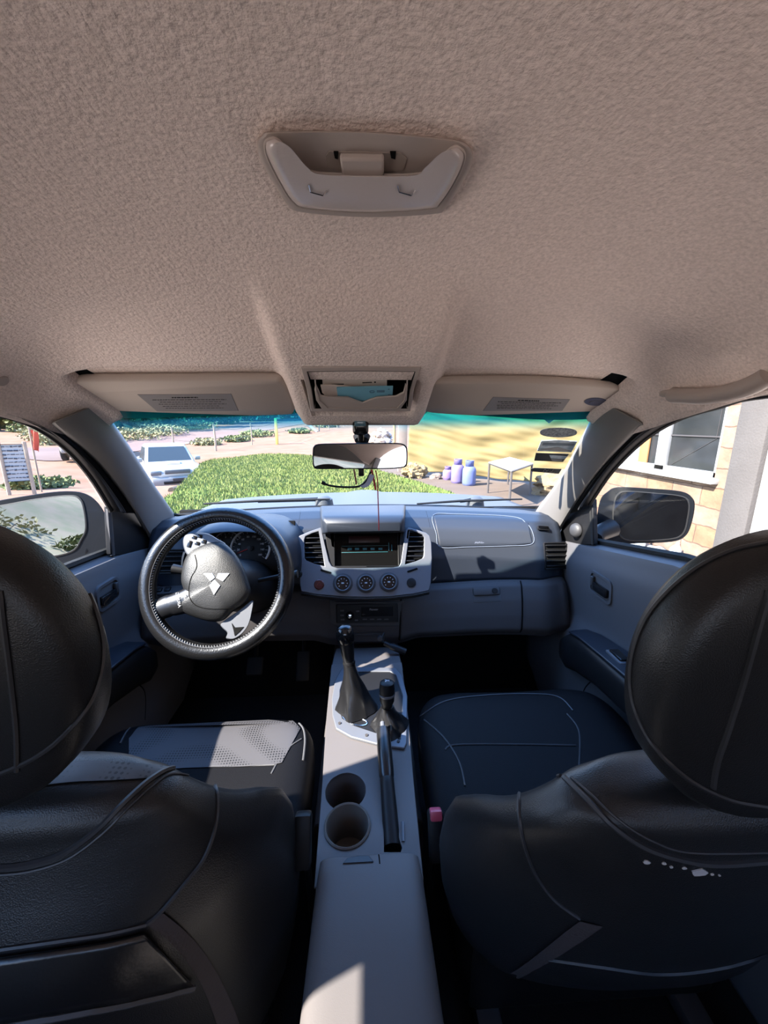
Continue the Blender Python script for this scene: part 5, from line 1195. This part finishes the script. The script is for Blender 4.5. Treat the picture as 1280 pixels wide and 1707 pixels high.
# white pickup facing the lawn, and a second white car behind the pillar
def ring(hw_, y, z0, z1, n=.3, K=32): return [V((hw_*sq(math.cos(2*PI*i/K), n), y, (z0+z1)/2+(z1-z0)/2*sq(math.sin(2*PI*i/K), n))) for i in range(K)]
def car(lab, loc, rz, g=None):
    t = T('pickup_truck', lab, 'car', (0, 0, 0), g)
    CW = mat('white car paint', (.27, .27, .265), .3, coat=.5); DG = mat('car glass', (.03, .04, .045), .2, spec=.35)
    ob('body', M().loft([ring(.78, -2.05, .42, .80), ring(.86, -1.95, .36, .92), ring(.90, -1.5, .34, 1.00), ring(.90, -.7, .34, 1.06), ring(.90, .5, .34, 1.08), ring(.90, 2.6, .38, 1.10), ring(.88, 2.75, .42, 1.08)]), CW, t, ang=50)
    cab = []
    for hw_, y, z in ((.80, 0, 0),): pass
    ob('cab', M().loft([[V((sx2*hwz, y, z)) for sx2, y, hwz in ((-1, y0_, w0), (1, y0_, w0), (1, y1_, w0), (-1, y1_, w0))] for z, y0_, y1_, w0 in ((1.0, -.75, 1.5, .84), (1.12, -.62, 1.48, .82), (1.60, .02, 1.25, .68), (1.68, .15, 1.15, .64))]), CW, t, bevel=.05)
    ob('windscreen', M().plate([V((-.72, -.66, 1.09)), V((.72, -.66, 1.09)), V((.60, -.07, 1.58)), V((-.60, -.07, 1.58))], (0, -.65, .6), .03), DG, t)
    for s_ in (-1, 1):
        ob('side_window', M().plate([V((s_*.835, -.45, 1.12)), V((s_*.835, 1.3, 1.12)), V((s_*.71, 1.15, 1.56)), V((s_*.71, .1, 1.56))], (s_, 0, .3), .03), DG, t)
        ob('headlight', M().rbox((s_*.66, -2.0, .80), (.34, .16, .17), .05), mat('headlight lens', (.16, .17, .18), .15), t)
        ob('fog_lamp', M().lathe([(.06, 0), (.06, .03), (.0001, .03)], (s_*.68, -2.03, .50), (0, -1, 0), 14), GREY, t)
        ob('wing_mirror', M().rbox((s_*.98, -.45, 1.14), (.20, .10, .15), .03), CW, t)
        for y in (-1.35, 1.75):
            wl = ob('wheel', M().lathe([(.0001, -.1), (.22, -.11), (.34, -.11), (.37, -.07), (.37, .07), (.34, .11), (.22, .11), (.0001, .1)], (s_*.80, y, .37), (1, 0, 0), 24), RUBBER, t)
            ob('hubcap', M().lathe([(.2, .1), (.19, .12), (.0001, .13)], (s_*.80, y, .37), (s_, 0, 0), 16), SILVER, wl)
    ob('grille', M().rbox((0, -2.03, .82), (.80, .10, .14), .02), mat('grey grille', (.10, .105, .11), .5), t)
    ob('bumper', M().rbox((0, -2.02, .50), (1.62, .22, .30), .06), CW, t)
    ob('intake', M().rbox((-.0, -2.11, .46), (.95, .06, .11), .02), BLK, t)
    ob('number_plate', M().rbox((0, -2.15, .55), (.38, .02, .11), .005), GREY, t)
    ob('bonnet_scoop', M().loft([ring(.22, -1.35, 1.0, 1.03, .6, 16), ring(.24, -1.25, 1.0, 1.10, .5, 16), ring(.26, -.8, 1.0, 1.10, .5, 16)]), CW, t)
    t.location = loc; t.rotation_euler = (0, 0, rz); t.scale = (.93, .93, .93); return t
def at(px, Y, z): d = ray(px, 700); return V((d.x*Y/d.y, Y, z))
dirv = V((.588, -.81, 0)); front = at(287, 12.6, 0); base_ = front - V((.55, -.83, 0)).normalized()*2.05
zg = P(270, 826, 12.6).z
PK = car('white pickup truck parked facing the lawn', (base_.x, base_.y, zg), math.atan2(.55, .83))
q = G(150, 778); dup(PK, (q.x-1.2, q.y+2, gz(q.x-1.2, q.y+2)), 'white car mostly hidden behind the left windscreen pillar', math.radians(28))

# trees, bushes
LEAF = [mat('leaf green a', (.075, .11, .035), .8, spec=.2), mat('leaf green b', (.16, .18, .07), .8, spec=.2), mat('leaf yellow green', (.27, .25, .12), .8, spec=.2)]
BARK = mat('bark', (.10, .075, .055), .9)
def foliage(c, rx, rz_, n, s, sd):
    random.seed(sd); vs = []; fs = []; o_ = V((sd*1.7, sd*.9, 0))
    for i in range(n):
        d = V((random.gauss(0, 1), random.gauss(0, 1), random.gauss(0, 1))).normalized(); k_ = (.45+.6*random.random()**.5)*(1+.45*noise.noise(d*2.2+o_))
        p = V((d.x*rx*k_, d.y*rx*k_, d.z*rz_*k_)) + V(c); a = V((random.uniform(-1, 1), random.uniform(-1, 1), random.uniform(-1, 1))).normalized()*s*random.uniform(.6, 1.3); b = a.orthogonal().normalized()*s*.55
        j = len(vs); vs += [p-a, p+b, p+a, p-b]; fs.append((j, j+1, j+2, j+3))
    m = M(); m.v = vs; m.f = fs; return m
def tree(name, lab, cat, q, h_, rx, mt, n, s, sd, g, trunk=True):
    t = T(name, lab, cat, q, g)
    zc_ = h_*.40
    o = ob('foliage', foliage(q+V((0, 0, zc_)), rx, h_*.46, n, s, sd), mt, t, smooth=False)
    m = M(); random.seed(sd)
    for k_ in range(4 if trunk else 3):
        d = V((random.uniform(-.4, .4), random.uniform(-.4, .4), 1)); m.tube([q-V((0, 0, .1)), q+d*(h_*.3), q+V((d.x*1.6, d.y*1.6, 1))*(h_*.6)], [h_*.03, h_*.02, h_*.008], 6)
    ob('trunk', m, BARK, t); return t
ordn = ['first', 'second', 'third', 'fourth', 'fifth', 'sixth', 'seventh', 'eighth', 'ninth', 'tenth', 'eleventh', 'twelfth', 'thirteenth', 'fourteenth', 'fifteenth', 'sixteenth', 'seventeenth', 'eighteenth', 'nineteenth', 'twentieth']
for i in range(19):
    px = -30+34*i; Y = 33+24*ss(150, 560, px)+(2.5 if i % 2 else 0); h_ = (5.2, 6.4, 5.6)[i % 3]*(1+.5*ss(200, 600, px)); mi = 1 if i in (1, 2, 8) else 0
    q = at(px, Y, 0); q.z = gz(q.x, q.y)
    tree('tree', ('dark green' if mi == 0 else 'lighter green') + ' tree across the road, %s from the left' % ordn[i], 'tree', q, h_, 34*Y/640*.62, LEAF[mi], 1900, .10+.003*Y, 20+i, 'trees across the road')
bs = [(75, 735, 1.4, 1.2, 2, 'dry yellow green bush across the road beside the red flag'), (90, 742, .9, 1.0, 2, 'low dry bush at the far road edge nearest the left pillar'), (50, 815, .35, .45, 1, 'low green weeds at the foot of the notice board'), (88, 813, .3, .5, 1, 'low green weeds beside the driver mirror top'), (345, 785, .35, .35, 1, 'small weed clump by the kerb right of the pickup'), (362, 783, .25, .3, 2, 'small dry weed clump by the kerb'), (345, 742, .5, .9, 2, 'dry grass tuft under the fence right of the pickup'), (395, 736, .5, .9, 1, 'green tuft under the fence left of the third post'), (430, 728, .6, 1.2, 1, 'green tuft under the fence beside the yellow post'), (500, 722, .5, 1.0, 1, 'green tuft at the foot of the white bent pipe'), (545, 712, .6, 1.3, 2, 'dry tuft at the close fence posts'), (225, 733, 1.0, 1.8, 2, 'dry verge bush across the road above the pickup'), (270, 725, 1.0, 1.9, 2, 'dry verge bush across the road right of the pickup'), (320, 716, 1.0, 2.0, 1, 'green verge bush across the road'), (160, 738, 1.0, 1.6, 2, 'dry verge bush hidden beside the left pillar')]
for i, (px, py, h_, rx, mi, lb) in enumerate(bs):
    q = G(px, py); tree('bush', lb, 'bush', q, h_, rx, LEAF[mi], 700, .045+.0022*q.y, 60+i, 'weeds and bushes', False)
# pile of pale stones
random.seed(21); STN = [mat('pale stone', (.42, .36, .31), .9, var=(5, (.34, .28, .24), .2)), mat('warm stone', (.36, .28, .22), .9, var=(5, (.44, .36, .30), .2))]
protos = [lump((0, 0, 0), 1, 100+i, .5, 1.15, .75, n=12) for i in range(4)]
pr = [mesh_of('stone', p, STN[i % 2], V((0, 0, 0)), 80) for i, p in enumerate(protos)]
q0 = G(632, 757)
for i in range(46):
    u = random.uniform(-1, 1); lay = random.random(); hgt = (1-abs(u)*.6)*1.25*lay
    px_ = 635+u*24; q = G(px_, 757); o = bpy.data.objects.new('stone', pr[i % 4]); C.objects.link(o); r = random.uniform(.13, .27)
    o.location = V((q.x, q.y+.9*lay+random.uniform(-.2, .2), q.z+hgt*.95+.05)); o.rotation_euler = (random.uniform(-.4, .4), random.uniform(-.4, .4), random.uniform(0, 6)); o.scale = (r, r, r)
    tag(o, 'pale stone in the heap of stones behind the rear view mirror', 'stone', 'heap of pale stones')
# scrub bank behind the car on the driver side (seen in the mirror)
random.seed(31)
ob('hill', M().grid(30, 16, lambda u, v: V((-7-16*v, -60+58*u, G0+ (1.0+.4*noise.noise(V((u*6, v*4, 0))))*5.0*ss(0, .7, v)*math.sin(PI*min(1, .15+u*.8)) ))), mat('dry bank', (.22, .17, .11), .95, var=(1.5, (.14, .14, .07), .2)), kind='structure')
for i in range(10):
    x, y = -9-2.6*(i % 4)-random.random(), -6-4.2*(i//2)-random.random(); tree('bush', 'grey green scrub bush on the bank behind the car', 'bush', V((x, y, G0+.2+ss(9, 25, -x)*3.0)), random.uniform(.8, 1.8), random.uniform(.8, 1.6), LEAF[i % 3], 500, .12, 90+i, 'scrub on the bank', False)

# ---------------------------------------------------------------- lift everything so that the ground lies at z = 0
for o in list(SC.objects):
    if o.parent is None: o.location.z += H
